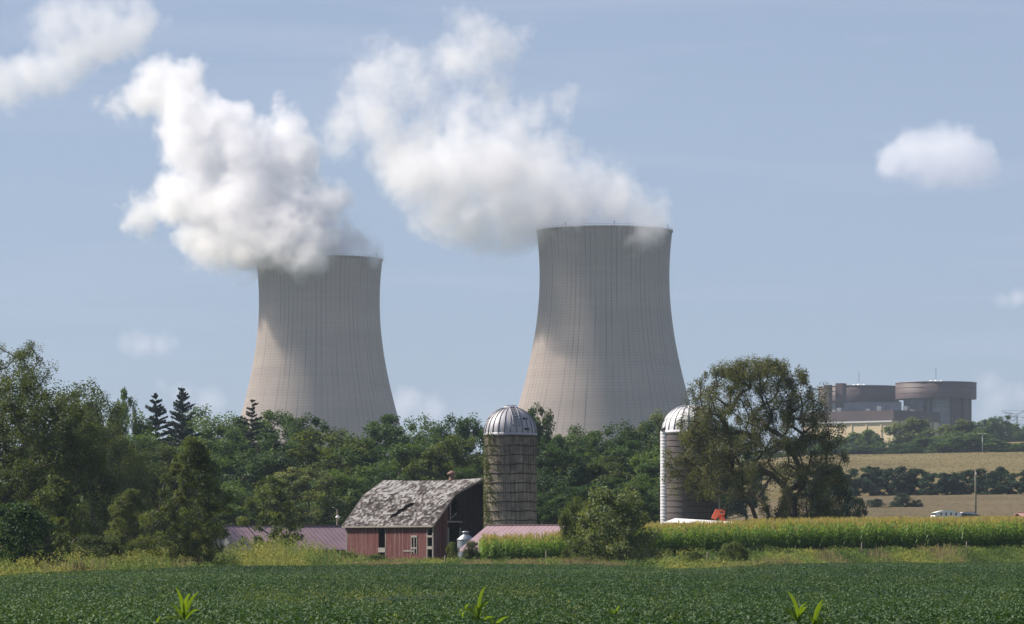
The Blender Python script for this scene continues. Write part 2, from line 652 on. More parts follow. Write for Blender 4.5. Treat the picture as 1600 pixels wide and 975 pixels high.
def tree_meshes(name, seed, H, W, base=0.12, prof=prof_round, ntar=90, leaves=12000, lsize=0.45, crad=0.10, shell=0.45,
                trunk_r=None, fork=None, reject=None, aspect=0.55, droop=0.0, lump=0.35, flat=0.75, up=0.5, sides=5, lean=(0, 0), depth=1.0, rmin=0.0, tints=0.6, lobes=0, wig=0.05):
    rng = np.random.default_rng(seed)
    z0 = base * H
    ch = H - z0
    T = []
    nl = 9
    ld = unit(rng.normal(0, 1, (nl, 3)))
    LC = []
    if lobes:
        for q in range(lobes):
            t = (q + 0.5) / lobes * 0.86 + 0.03
            az = q * 2.4 + rng.uniform(-0.5, 0.5)
            rl = W * rng.uniform(0.17, 0.27) * (1.0 - 0.25 * t)
            rr = max(0.0, W / 2 * prof(t) - rl * 0.8) * rng.uniform(0.75, 1.0)
            if q == lobes - 1:
                rr = W * 0.05
            LC.append((np.array([math.cos(az) * rr, math.sin(az) * rr * depth, z0 + ch * t * 0.93]), rl))
    while LC and len(T) < ntar:
        c, rl = LC[rng.integers(0, len(LC))]
        u = rng.normal(0, 1, 3)
        u /= np.linalg.norm(u)
        if u[2] < -0.55:
            continue
        p = c + u * rl * (0.72 + 0.28 * rng.random()) * np.array([1, 1, 0.95])
        if p[2] < z0 * 0.6 or p[2] > H:
            continue
        if sum(np.linalg.norm(p - c2) < r2 * 0.72 for c2, r2 in LC) > 0:
            continue
        T.append(p)
    while len(T) < ntar:
        t = rng.uniform(0.02, 0.97)
        az = rng.uniform(0, 2 * math.pi)
        dirv = np.array([math.cos(az) * 0.8, math.sin(az) * 0.8, (t - 0.5) * 1.6])
        dirv /= np.linalg.norm(dirv)
        lob = np.max(ld @ dirv)
        k = 1 - lump + lump * np.clip((lob - 0.55) / 0.4, 0, 1) * 1.25
        rr = W / 2 * prof(t) * k * rng.random() ** shell
        zz = z0 + ch * (t if t < 0.6 else 0.6 + (t - 0.6) * (0.8 + 0.2 * k / 1.0))
        p = np.array([math.cos(az) * rr, math.sin(az) * rr * depth, zz])
        if reject is not None and reject(p):
            continue
        T.append(p)
    T = np.array(T)
    fork = fork or max(0.6, z0 * 1.3)
    pos, par, r = skeleton(rng, T, fork, trunk_r or H * 0.022, lean, wig)
    me_t = limb_mesh(name + '_trunk', pos, par, r, sides, rmin)
    # foliage
    per = leaves // ntar
    cr = W * crad
    cs = rng.uniform(0.6, 1.35, len(T)) * cr
    C = np.repeat(T, per, 0)
    CS = np.repeat(cs, per)
    g = unit(rng.normal(0, 1, (len(C), 3))) * (rng.random((len(C), 1)) ** 0.4)
    g[:, 2] = g[:, 2] * flat - droop * 0.5 * rng.random(len(C))
    # break each clump into several small sprays
    sp = rng.normal(0, 0.10, (len(C), 3))
    q = np.round(g * 3.2 + rng.normal(0, 0.05, g.shape)) / 3.2
    g = 0.55 * g + 0.45 * q + sp
    P0 = C + g * CS[:, None]
    P0[:, 2] = np.maximum(P0[:, 2], 0.05)
    ctr = np.array([0, 0, z0 + ch * 0.45])
    out = unit(P0 - ctr)
    S = lsize * rng.uniform(0.6, 1.4, len(P0))
    v = leaf_quads(P0, S, rng, up, aspect, out, droop)
    ti = np.repeat(rng.uniform(0.5 - tints / 2, 0.5 + tints / 2, len(T)), per) + rng.normal(0, 0.13, len(P0))
    me_c = np_mesh(name + '_crown', v, 4, np.clip(ti, 0, 1))
    return me_t, me_c


def spruce_meshes(name, seed, H, W, whorls=60, gap=0.0):
    rng = np.random.default_rng(seed)
    pos, par, r = [np.zeros(3)], [-1], [H * 0.016]
    for i in range(1, 11):
        pos.append(np.array([rng.normal(0, 0.03), rng.normal(0, 0.03), H * i / 10]))
        par.append(i - 1)
        r.append(H * 0.016 * (1 - i / 10.5))
    P0, tt = [], []
    for wv in range(whorls):
        t = (wv + 0.5) / whorls
        z = H * (0.08 + 0.91 * t) + rng.normal(0, 0.15)
        L = W / 2 * min(1.0, (1 - t) * 2.1) ** 0.8 * rng.uniform(0.65, 1.2) + 0.3
        for k in range(rng.integers(5, 8)):
            az = rng.uniform(0, 2 * math.pi)
            Lk = L * rng.uniform(0.6, 1.1)
            prev = int(round(min(10, z / H * 10)))
            base = np.array([0, 0, z])
            n = max(8, int(Lk * 30))
            s = rng.random(n) ** 0.8
            dz = 0.25 * Lk * s * (0.4 + t) - 0.28 * Lk * s * (1 - t)
            wdt = 0.20 * Lk * (1 - s * 0.6) * rng.normal(0, 0.6, n)
            x = np.cos(az) * Lk * s - np.sin(az) * wdt
            y = np.sin(az) * Lk * s + np.cos(az) * wdt
            P0.append(np.stack([x, y, z + dz - np.abs(rng.normal(0, 0.10, n))], -1))
            tt.append(np.full(n, rng.uniform(0.2, 0.8)))
            pos.append(base)
            par.append(min(prev, 10))
            r.append(0.05)
            pos.append(base + np.array([math.cos(az) * Lk * 0.9, math.sin(az) * Lk * 0.9, 0.25 * Lk * (0.4 + t) - 0.28 * Lk * (1 - t)]))
            par.append(len(pos) - 2)
            r.append(0.02)
    P0 = np.concatenate(P0)
    v = leaf_quads(P0, np.full(len(P0), 0.42), rng, 0.6, 0.4, None, 0.3)
    return limb_mesh(name + '_trunk', np.array(pos), np.array(par), np.array(r), 5), np_mesh(name + '_crown', v, 4, np.concatenate(tt))


PROTO = {}


def proto(key, meshes, H, W, name):
    PROTO[key] = (meshes, H, W, name)


for i in range(7):
    proto('wood%d' % i, tree_meshes('wood%d' % i, 100 + i, 22, 16, 0.03, prof_wood, 170, 30000, 0.40, 0.072, 0.40, lobes=12 + i % 3 * 3, flat=0.95), 22, 14, 'broadleaf_tree')
for i in range(4):
    proto('far%d' % i, tree_meshes('far%d' % i, 140 + i, 12, 12, 0.02, prof_wood, 90, 9000, 0.60, 0.09, 0.45, lobes=9, flat=0.95), 12, 12, 'broadleaf_tree')
for i in range(5):
    proto('cedar%d' % i, tree_meshes('cedar%d' % i, 160 + i, 9, 7.5, 0.0, prof_wood, 90, 9000, 0.38, 0.085, 0.42, lobes=8, up=0.7), 9, 7.5, 'juniper_tree')
for i in range(3):
    proto('bush%d' % i, tree_meshes('bush%d' % i, 180 + i, 5, 6, 0.0, prof_bush, 70, 14000, 0.20, 0.11, 0.45, lump=0.4, fork=0.5, trunk_r=0.09), 5, 6, 'bush')
proto('spruce0', spruce_meshes('spruce0', 31, 24, 11), 24, 9, 'spruce_tree')
proto('spruce1', spruce_meshes('spruce1', 32, 24, 13, 60), 24, 12, 'spruce_tree')
proto('spruce2', spruce_meshes('spruce2', 33, 24, 10, 36), 24, 8, 'spruce_tree')
proto('broad', tree_meshes('broad', 41, 20, 16, 0.03, prof_round, 260, 66000, 0.24, 0.068, 0.40, lobes=20, trunk_r=0.5, flat=1.0), 20, 16, 'broadleaf_tree')
proto('broad1', tree_meshes('broad1', 43, 20, 16, 0.05, prof_wood, 220, 52000, 0.25, 0.066, 0.40, lobes=16, trunk_r=0.45, flat=1.0), 20, 16, 'broadleaf_tree')
proto('airy', tree_meshes('airy', 42, 25, 17, 0.25, prof_round, 150, 30000, 0.24, 0.065, 0.36, lump=0.5, trunk_r=0.4), 25, 17, 'broadleaf_tree')
proto('young', tree_meshes('young', 44, 11, 7, 0.02, prof_oval, 170, 36000, 0.17, 0.085, 0.45, lump=0.5, trunk_r=0.16), 11, 7, 'broadleaf_tree')
proto('small', tree_meshes('small', 45, 7, 5, 0.12, prof_oval, 70, 9000, 0.19, 0.10, 0.45, lump=0.5, trunk_r=0.12), 7, 5, 'broadleaf_tree')


def willow_reject(p):
    x, y, z = p
    if x < -1.5 and z < 5.2:
        return True
    if z < 6.5 and math.hypot(x, y * 0.5) < 2.2:
        return True
    if 6.5 < z < 9.5 and -1.8 < x < 2.4 and abs(y) < 4 and (x * 7.3 + z * 3.1) % 2.0 < 1.3:
        return True
    return False


def prof_willow(t):
    t = np.clip(t, 0, 1)
    return np.interp(t, [0, 0.10, 0.35, 0.6, 0.8, 0.92, 1.0], [0.72, 0.86, 1.0, 0.95, 0.78, 0.55, 0.22])


proto('willow', tree_meshes('willow', 51, 18.6, 18.6, 0.07, prof_willow, 600, 118000, 0.18, 0.036, 0.52, trunk_r=0.52, fork=2.2, wig=0.028,
                            reject=willow_reject, aspect=0.42, droop=0.7, lump=0.05, flat=1.15, up=0.1, sides=7, depth=0.62), 18.6, 18.6, 'willow_tree')


def place_tree(key, px, top, D, wpx, leaf, label, group=None, cat='tree', rz=None, rng=random.Random(3), base_dz=-0.1):
    (mt, mc), H, W, name = PROTO[key]
    b = G(px, D, base_dz)
    h = CAM_Z + (HY - top) * D / F - b.z
    w = wpx * D / F
    e = empty(name, b, 0)
    tag(e, label, cat, group)
    e.scale = (w / W, w / W, h / H)
    e.rotation_euler = (0, 0, rng.uniform(0, 6.28) if rz is None else rz)
    if not mt.materials:
        mt.materials.append(BARK)
    c = mc if leaf is None else None
    t = bpy.data.objects.new('trunk', mt)
    link(t, e)
    mkey = mc.name + leaf
    me = MESH_BY_LEAF.get(mkey)
    if me is None:
        me = mc if not mc.materials else mc.copy()
        me.materials.clear()
        me.materials.append(LEAF[leaf])
        MESH_BY_LEAF[mkey] = me
    cr = bpy.data.objects.new('crown', me)
    link(cr, e)
    return e


MESH_BY_LEAF = {}

WG = 'broadleaf trees of the wood behind the farm'
# hero trees on the left
place_tree('airy', 18, 530, 430, 190, 'olive', 'tallest tree at the far left, thin crown with sky showing through', rz=0.5)
place_tree('broad', 45, 578, 338, 290, 'olive', 'huge dark olive tree filling the left edge of the picture', rz=1.0)
place_tree('broad1', 152, 610, 420, 176, 'olive', 'wide brownish olive tree right of the huge leftmost tree', rz=2.0)
place_tree('bush0', 28, 790, 262, 150, 'wood', 'dense green bush at the foot of the leftmost tree beside the bean field', 'bushes along the bean field', 'bush', 0.3)
place_tree('small', 88, 740, 300, 120, 'olive', 'dark shaded shrub tree beneath the huge left tree', None, 'tree', 1.0)
place_tree('broad1', 262, 690, 430, 190, 'olive', 'olive tree standing behind the foreground tree left of the barn', rz=4.0)
place_tree('young', 202, 764, 318, 92, 'olive', 'small rounded olive tree between dead twigs and the foreground tree', rz=2.2)
place_tree('young', 303, 682, 300, 140, 'olive', 'leafy foreground tree standing at the bean field edge left of the purple shed roof', rz=0.2)
place_tree('small', 428, 742, 392, 108, 'bright', 'small bright tree standing before the purple roof of the left shed', rz=0.9)
place_tree('bush1', 155, 838, 292, 110, 'olive', 'drab bush around the bare twigs on the left', 'bushes along the bean field', 'bush', 1.3)
# spruces on the skyline
place_tree('spruce0', 243, 612, 600, 62, 'spruce', 'narrow spruce on the skyline, leftmost of the three', 'spruces on the skyline')
place_tree('spruce1', 285, 602, 610, 74, 'spruce', 'widest spruce on the skyline, standing next to the narrow one', 'spruces on the skyline')
place_tree('spruce2', 394, 623, 600, 66, 'spruce', 'lone spruce top in front of the left cooling tower foot', 'spruces on the skyline')
# wood: (px, top, D, width px, leaf, label)
WOOD = [
    (196, 602, 560, 56, 'wood', 'tall tree on the skyline left of the narrow spruce'),
    (130, 596, 540, 90, 'olive', 'ragged skyline tree between the leftmost tree and the spruces'),
    (318, 638, 650, 110, 'wood', 'rounded tree right of the widest spruce'),
    (362, 642, 660, 90, 'wood', 'rounded tree left of the lone spruce top'),
    (432, 644, 640, 110, 'wood', 'tree crown low in front of the left side of the left cooling tower'),
    (486, 654, 620, 96, 'wood', 'tree crown in front of the middle of the left cooling tower'),
    (545, 668, 660, 84, 'bright', 'paler tree in the dip before the left cooling tower'),
    (602, 646, 620, 120, 'wood', 'broad crown below the right corner of the left cooling tower'),
    (652, 654, 640, 90, 'wood', 'tree right of the left cooling tower on the skyline'),
    (700, 652, 650, 80, 'wood', 'tree on the skyline midway between tower and concrete silo'),
    (738, 644, 600, 90, 'wood', 'tree crown touching the left side of the concrete silo'),
    (808, 642, 560, 90, 'wood', 'tree hidden behind the silver silo dome'),
    (848, 637, 600, 62, 'wood', 'dark round crown sticking up right of the silver silo dome'),
    (886, 664, 620, 90, 'wood', 'tree before the left foot of the right cooling tower'),
    (928, 674, 650, 80, 'bright', 'low pale tree before the middle of the right cooling tower'),
    (962, 664, 600, 96, 'wood', 'tree before the right cooling tower, right of the low pale one'),
    (1008, 662, 600, 90, 'wood', 'tree just left of the white silo chute'),
    (1030, 640, 760, 76, 'bright', 'light green tree on the skyline beside the far silo dome'),
    (1078, 650, 640, 100, 'wood', 'tree behind the far silo dome'),
    (1130, 668, 620, 100, 'wood', 'tree behind the left half of the big willow'),
    (350, 672, 560, 130, 'wood', 'second row tree below the lone spruce'),
    (420, 676, 540, 130, 'wood', 'second row tree above the left purple roof'),
    (500, 676, 540, 140, 'bright', 'large leafy tree of the second row left of the barn roof'),
    (570, 690, 540, 120, 'wood', 'second row tree behind the barn roof peak'),
    (650, 688, 530, 130, 'wood', 'second row tree above the barn ridge'),
    (712, 684, 520, 110, 'bright', 'lighter tree between barn ridge and concrete silo'),
    (870, 700, 520, 110, 'wood', 'second row tree right of the concrete silo'),
    (935, 714, 520, 110, 'bright', 'yellowish tree of the second row above the field bush'),
    (985, 690, 540, 110, 'wood', 'second row tree left of the far silo'),
    (1045, 700, 520, 110, 'wood', 'second row tree behind the white silo chute'),
    (290, 700, 520, 130, 'wood', 'second row tree behind the foreground tree'),
    (230, 672, 520, 130, 'wood', 'second row tree beneath the spruces'),
    (470, 736, 480, 96, 'silver', 'grey green tree low behind the left purple roof'),
    (530, 742, 490, 110, 'wood', 'low tree touching the left end of the barn roof'),
    (890, 756, 470, 96, 'wood', 'low dark tree right of the concrete silo foot'),
    (960, 752, 480, 110, 'wood', 'low dark tree behind the field bush'),
    (1010, 748, 470, 90, 'wood', 'low dark tree at the foot of the white chute'),
    (360, 760, 480, 110, 'wood', 'low dark tree behind the left end of the left purple roof'),
    (735, 730, 470, 80, 'wood', 'low tree seen just left of the concrete silo'),
    (610, 745, 500, 110, 'wood', 'low tree hidden mostly behind the barn'),
    (150, 690, 480, 160, 'wood', 'shaded tree in the gloom behind the left trees'),
    (90, 660, 500, 150, 'wood', 'shaded tree behind the huge leftmost tree'),
]
for i, (px, top, D, w, lf, lab) in enumerate(WOOD):
    place_tree('wood%d' % (i % 7), px, top - 13, D, w * 1.38, lf, lab, WG)

# big willow by the far silo
place_tree('willow', 1186, 556, 390, 300, 'willow', 'big grey green willow with many forking limbs beside the far silo', None, 'tree', 0.0)
# right hand: bush in front of corn
place_tree('bush1', 962, 764, 328, 140, 'silver', 'large olive bush in front of the corn', 'bushes along the bean field', 'bush', 0.6)
place_tree('bush2', 898, 784, 336, 66, 'bright', 'lighter green bush leaning on the large olive bush', 'bushes along the bean field', 'bush', 1.6)
place_tree('bush0', 1292, 728, 410, 90, 'cedar', 'dark shrub under the right side of the willow', None, 'bush', 1.1)
place_tree('bush2', 1330, 776, 470, 56, 'cedar', 'low dark bush at the right foot of the willow', None, 'bush', 2.1)
for px, top, w, lab in ((1368, 780, 40, 'leftmost of the three round bushes in the tan field'), (1408, 771, 40, 'tallest of the three round bushes in the tan field'), (1432, 781, 24, 'smallest of the three round bushes in the tan field')):
    place_tree('bush%d' % (px % 3), px, top, 770, w, 'cedar', lab, 'round bushes in the tan field', 'bush')
# small growth near barn
place_tree('bush0', 707, 848, 372, 26, 'bright', 'small round bush before the dark gable of the barn', 'small bushes by the barn', 'bush')
place_tree('bush1', 738, 846, 350, 34, 'olive', 'thin bush in front of the low end of the right purple shed', 'small bushes by the barn', 'bush')
place_tree('bush2', 543, 862, 345, 40, 'bright', 'low yellow green bush at the left barn corner', 'small bushes by the barn', 'bush')
place_tree('bush1', 590, 866, 345, 46, 'bright', 'low bush under the narrow barn opening', 'small bushes by the barn', 'bush')
place_tree('bush2', 1150, 848, 318, 62, 'bright', 'tallest weed bush against the corn', 'weed bushes before the corn', 'bush')
place_tree('bush0', 1085, 862, 312, 46, 'bright', 'low bush in the weeds left of the tallest weed bush', 'weed bushes before the corn', 'bush')
# juniper row on the far field
ORD = 'first second third fourth fifth sixth seventh eighth ninth tenth eleventh twelfth thirteenth fourteenth fifteenth sixteenth seventeenth eighteenth nineteenth twentieth'.split()
x = 1268.0
k = 0
rr = random.Random(8)
while x < 1640:
    top = 729 + rr.uniform(-6, 7) + (4 if x < 1340 else 0)
    w = rr.uniform(34, 46)
    place_tree('cedar%d' % (k % 5), x, top, 905 + rr.uniform(-12, 12), w * 1.55, 'cedar', '%s juniper from the willow in the dark hedgerow between the two tan fields' % ORD[k], 'junipers in the dark hedgerow', rng=rr)
    x += w * 0.60
    k += 1
# trees on the crest before the plant
FAR = [
    (1190, 700, 1440, 60, 'wood', 'crest tree hidden behind the middle of the willow'),
    (1230, 690, 1450, 60, 'wood', 'crest tree behind the right half of the willow'),
    (1262, 672, 1500, 60, 'wood', 'crest tree seen through the willow'),
    (1300, 684, 1440, 60, 'wood', 'low crest tree just right of the willow'),
    (1335, 672, 1500, 60, 'wood', 'leftmost clear tree below the cream wall'),
    (1362, 668, 1480, 50, 'wood', 'bluish tree under the cream wall'),
    (1340, 690, 1420, 80, 'wood', 'low rounded mass left on the field crest'),
    (1388, 688, 1420, 70, 'wood', 'low rounded tree centre left on the field crest'),
    (1429, 652, 1560, 66, 'bright', 'round green tree standing before the brown plant building'),
    (1455, 684, 1420, 80, 'wood', 'low spreading tree under the round green one'),
    (1425, 692, 1415, 60, 'wood', 'small low tree at the gap on the crest'),
    (1490, 676, 1500, 50, 'wood', 'small tree under the dark round wing'),
    (1505, 660, 1520, 56, 'bright', 'yellowish tree below the right edge of the plant'),
    (1520, 682, 1415, 90, 'wood', 'large dark tree mass at the light pole'),
    (1541, 655, 1750, 40, 'wood', 'first tree right of the plant on the skyline'),
    (1565, 652, 1760, 46, 'wood', 'pointed tree left of the lattice pylon'),
    (1584, 668, 1780, 36, 'wood', 'small tree at the foot of the lattice pylon'),
    (1600, 670, 1800, 36, 'wood', 'tree at the right edge of the skyline'),
    (1560, 698, 1430, 50, 'wood', 'low hedge tree at the right end of the crest'),
    (1590, 696, 1440, 50, 'wood', 'last low hedge tree on the crest at the right edge'),
    (1620, 694, 1440, 50, 'wood', 'hedge tree beyond the right edge'),
]
for i, (px, top, D, w, lf, lab) in enumerate(FAR):
    place_tree('far%d' % (i % 4), px, top - (5 if px > 1480 else -3 if px < 1410 else 0), D, w * (1.6 if px > 1410 else 1.35), lf, lab, 'trees on the field crest')


# ------------------------------------------------------------------ bare twigs on the left
def make_dead_shrub():
    rng = np.random.default_rng(77)
    b = G(137, 300)
    mb = MB()
    for k in range(26):
        a = rng.uniform(0, 6.28)
        L = rng.uniform(1.6, 3.6)
        s = rng.uniform(0.1, 0.55)
        p = Vector((rng.normal(0, 0.4), rng.normal(0, 0.4), 0))
        q = [p]
        d = Vector((math.cos(a) * s, math.sin(a) * s, 1)).normalized()
        for i in range(4):
            q.append(q[-1] + d * L / 4 + Vector(rng.normal(0, 0.05, 3)))
        mb.tube(q, [0.035, 0.028, 0.02, 0.014, 0.006], 4)
        for j in range(3):
            q0 = q[2 + j % 2]
            d2 = (d + Vector(rng.normal(0, 0.45, 3))).normalized()
            mb.tube([q0, q0 + d2 * L * 0.25, q0 + d2 * L * 0.42 + Vector((0, 0, 0.05))], [0.016, 0.01, 0.005], 4)
    e = empty('dead_shrub', b)
    tag(e, 'bare grey dead shrub with upright twigs in the shade on the left', 'shrub')
    mb.build('branch_cluster', BARK_PALE, e)


make_dead_shrub()


# ------------------------------------------------------------------ weeds and dry grass between beans, farm and corn
WH = [(-80, 1.6), (60, 1.9), (150, 2.1), (250, 2.1), (330, 2.4), (380, 2.8), (430, 3.3), (490, 2.9), (530, 1.8), (600, 1.0), (700, 1.0), (760, 1.0), (880, 1.0), (1000, 1.2), (1050, 1.5), (1120, 1.3), (1180, 1.1), (1300, 0.9), (1700, 0.95)]


def make_weeds():
    rng = np.random.default_rng(9)
    n = 15000
    px = rng.uniform(-60, 1660, n)
    dep = rng.random(n) ** 1.3
    D = soy_edge(px) + 0.4 + dep * np.where(px > 1000, 345 - soy_edge(px), np.where(px > 750, 26, 42))
    x = (px - 800) / F * D
    ph = 0.5 + 0.5 * np.sin(x * 1.1 + 2 * np.sin(x * 0.35)) * np.cos(D * 0.5 + x * 0.4)
    h = interp(px, WH) * (0.55 + 0.5 * ph) * rng.uniform(0.7, 1.15, n)
    h = h * np.where(px > 1000, np.clip(1.15 - 0.5 * dep, 0.4, 1), np.clip(0.55 + dep * 1.2, 0.4, 1.0))
    z0 = gz(x, D)
    per = 15
    t = np.tile(np.linspace(0.08, 1.0, per), n)
    X = np.repeat(x, per) + rng.normal(0, 0.13, n * per) * (0.5 + t * 0.6)
    Y = np.repeat(D, per) + rng.normal(0, 0.13, n * per)
    Z = np.repeat(z0, per) + np.repeat(h, per) * t
    P0 = np.stack([X, Y, Z], -1)
    S = rng.uniform(0.10, 0.26, n * per)
    v = leaf_quads(P0, S, rng, 0.5, 0.42)
    patch = 0.5 + 0.3 * np.sin(x * 0.55 + 1.3 * np.sin(D * 0.12)) + 0.15 * np.sin(x * 1.7)
    # yellower on the left and along tips
    patch = patch + np.where(px < 540, 0.26, 0.05)
    tint = np.clip(np.repeat(patch, per) * 0.75 + t * 0.22 + rng.normal(0, 0.12, n * per), 0, 1)
    m = MT('weed_leaf', 0.7, 0.2)
    c = m.ramp(m.attr('tint'), [(0.1, (0.035, 0.070, 0.018)), (0.4, (0.095, 0.155, 0.035)), (0.68, (0.18, 0.235, 0.050)), (0.95, (0.30, 0.29, 0.065))])
    m.color(c)
    tr = m.N.new('ShaderNodeBsdfTranslucent')
    m.L.new(c, tr.inputs['Color'])
    mx = m.N.new('ShaderNodeMixShader')
    mx.inputs[0].default_value = 0.4
    m.L.new(m.b.outputs[0], mx.inputs[1])
    m.L.new(tr.outputs[0], mx.inputs[2])
    m.L.new(mx.outputs[0], m.out.inputs['Surface'])
    tag(meshobj('weeds', np_mesh('weeds', v, 4, tint), m.m), 'yellow green weeds between the bean field and the farm', 'weeds', kind='stuff')
    # straw coloured grass blades
    n = 42000
    px = rng.uniform(-60, 1660, n)
    D = soy_edge(px) + rng.random(n) * 24
    x = (px - 800) / F * D
    mask = np.sin(x * 0.8 + 3 * np.sin(x * 0.21)) + np.where((px > 740) & (px < 1250), 0.7, np.where(px < 540, -0.9, -0.35)) + rng.normal(0, 0.4, n)
    ok = (mask > 0.35) & (D < 343)
    px, D, x = px[ok], D[ok], x[ok]
    n = len(x)
    h = rng.uniform(0.5, 1.05, n) * np.where(px < 540, 1.6, 1.0)
    z0 = gz(x, D)
    a = rng.uniform(0, 6.28, n)
    w = 0.018
    lean = rng.normal(0, 0.22, (n, 2)) * h[:, None]
    b0 = np.stack([x - w * np.cos(a), D - w * np.sin(a), z0], -1)
    b1 = np.stack([x + w * np.cos(a), D + w * np.sin(a), z0], -1)
    tp = np.stack([x + lean[:, 0], D + lean[:, 1], z0 + h], -1)
    dx = np.stack([0.010 * np.cos(a), 0.010 * np.sin(a), 0 * a], -1)
    v = np.stack([b0, b1, tp + dx * 2.2, tp - dx * 2.2], 1).reshape(-1, 3)
    tint = rng.random(n)
    tag(meshobj('dry_grass', np_mesh('dry_grass', v, 4, tint), leaf_mat('straw', [(0.17, 0.125, 0.075), (0.27, 0.21, 0.12), (0.20, 0.22, 0.07)], 0.4, 0.8, 0.5, 0.0, (1, 1, 0.9))),
        'straw coloured grass along the edge of the bean field', 'grass', kind='stuff')
    # weed tufts and gaps inside the beans
    n = 230
    D = rng.uniform(78, 240, n)
    px = rng.uniform(0, 1600, n)
    # a scatter concentrated along the worn strip
    s = rng.random(n) < 0.5
    px = np.where(s, rng.uniform(360, 860, n), px)
    D = np.where(s, 128 + 0.9 * (px - 800) / F * 128 + rng.normal(0, 5, n), D)
    D = np.minimum(D, soy_edge(px) - 2)
    x = (px - 800) / F * D
    per = 40
    t = np.tile(np.linspace(0.1, 1.0, per), n)
    hh = rng.uniform(0.15, 0.55, n)
    X = np.repeat(x, per) + rng.normal(0, 0.16, n * per)
    Y = np.repeat(D, per) + rng.normal(0, 0.16, n * per)
    Z = np.repeat(gz(x, D) + 0.7, per) + np.repeat(hh, per) * t
    v = leaf_quads(np.stack([X, Y, Z], -1), rng.uniform(0.03, 0.08, n * per), rng, 0.3, 0.35)
    tint = np.clip(np.repeat(rng.uniform(0.3, 1.0, n), per) + rng.normal(0, 0.1, n * per), 0, 1)
    tag(meshobj('field_weeds', np_mesh('field_weeds', v, 4, tint), m.m), 'thin yellowish weed tufts poking out of the soybean field', 'weeds', kind='stuff')


make_weeds()


# ------------------------------------------------------------------ corn
def corn_variants(rng, nv, top_only=False, H=2.5):
    out = []
    for _ in range(nv):
        q, tn = [], []
        nl = 4 if top_only else 12
        a0 = rng.uniform(0, 3.14)
        for i in range(nl):
            t = (i + 0.5) / nl
            z = H * (0.72 + 0.2 * t) if top_only else H * (0.12 + 0.74 * t)
            az = a0 + math.pi * (i % 2) + rng.normal(0, 0.35)
            L = rng.uniform(0.6, 0.9) * (1.0 - 0.35 * abs(t - 0.5)) * (0.75 if top_only else 1)
            w = 0.125
            steps = 2 if top_only else 4
            dirx, diry = math.cos(az), math.sin(az)
            rise = rng.uniform(0.55, 1.1)
            drop = rng.uniform(0.9, 1.9)
            pts = []
            for s in range(steps + 1):
                u = s / steps
                r = L * u * 0.85
                zz = z + L * (rise * u - drop * u * u * 0.8)
                ww = w * (0.6 + 0.6 * math.sin(math.pi * min(u + 0.15, 1))) * (1 - u) ** 0.5 + 0.006
                pts.append((np.array([dirx * r, diry * r, zz]), ww))
            for s in range(steps):
                (p0, w0), (p1, w1) = pts[s], pts[s + 1]
                sd = np.array([-diry, dirx, 0.25])
                q.append([p0 - sd * w0 / 2, p0 + sd * w0 / 2, p1 + sd * w1 / 2, p1 - sd * w1 / 2])
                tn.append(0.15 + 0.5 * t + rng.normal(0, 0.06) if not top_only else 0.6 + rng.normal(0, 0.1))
        zb = H * (0.7 if top_only else 0)
        for a in (0, 1.57):
            c, s_ = math.cos(a) * 0.018, math.sin(a) * 0.018
            q.append([np.array([-c, -s_, zb]), np.array([c, s_, zb]), np.array([c * 0.5, s_ * 0.5, H * 0.93]), np.array([-c * 0.5, -s_ * 0.5, H * 0.93])])
            tn.append(0.45)
        for k in range(5):
            a = rng.uniform(0, 6.28)
            sp = 0.03 if k == 0 else 0.13
            e = np.array([math.cos(a) * sp, math.sin(a) * sp, H * 0.93 + rng.uniform(0.16, 0.3)])
            b = np.array([0, 0, H * 0.9])
            s_ = np.array([-math.sin(a), math.cos(a), 0]) * 0.012
            q.append([b - s_, b + s_, e + s_, e - s_])
            tn.append(1.0)
        out.append((np.array(q).reshape(-1, 3), np.array(tn)))
    return out


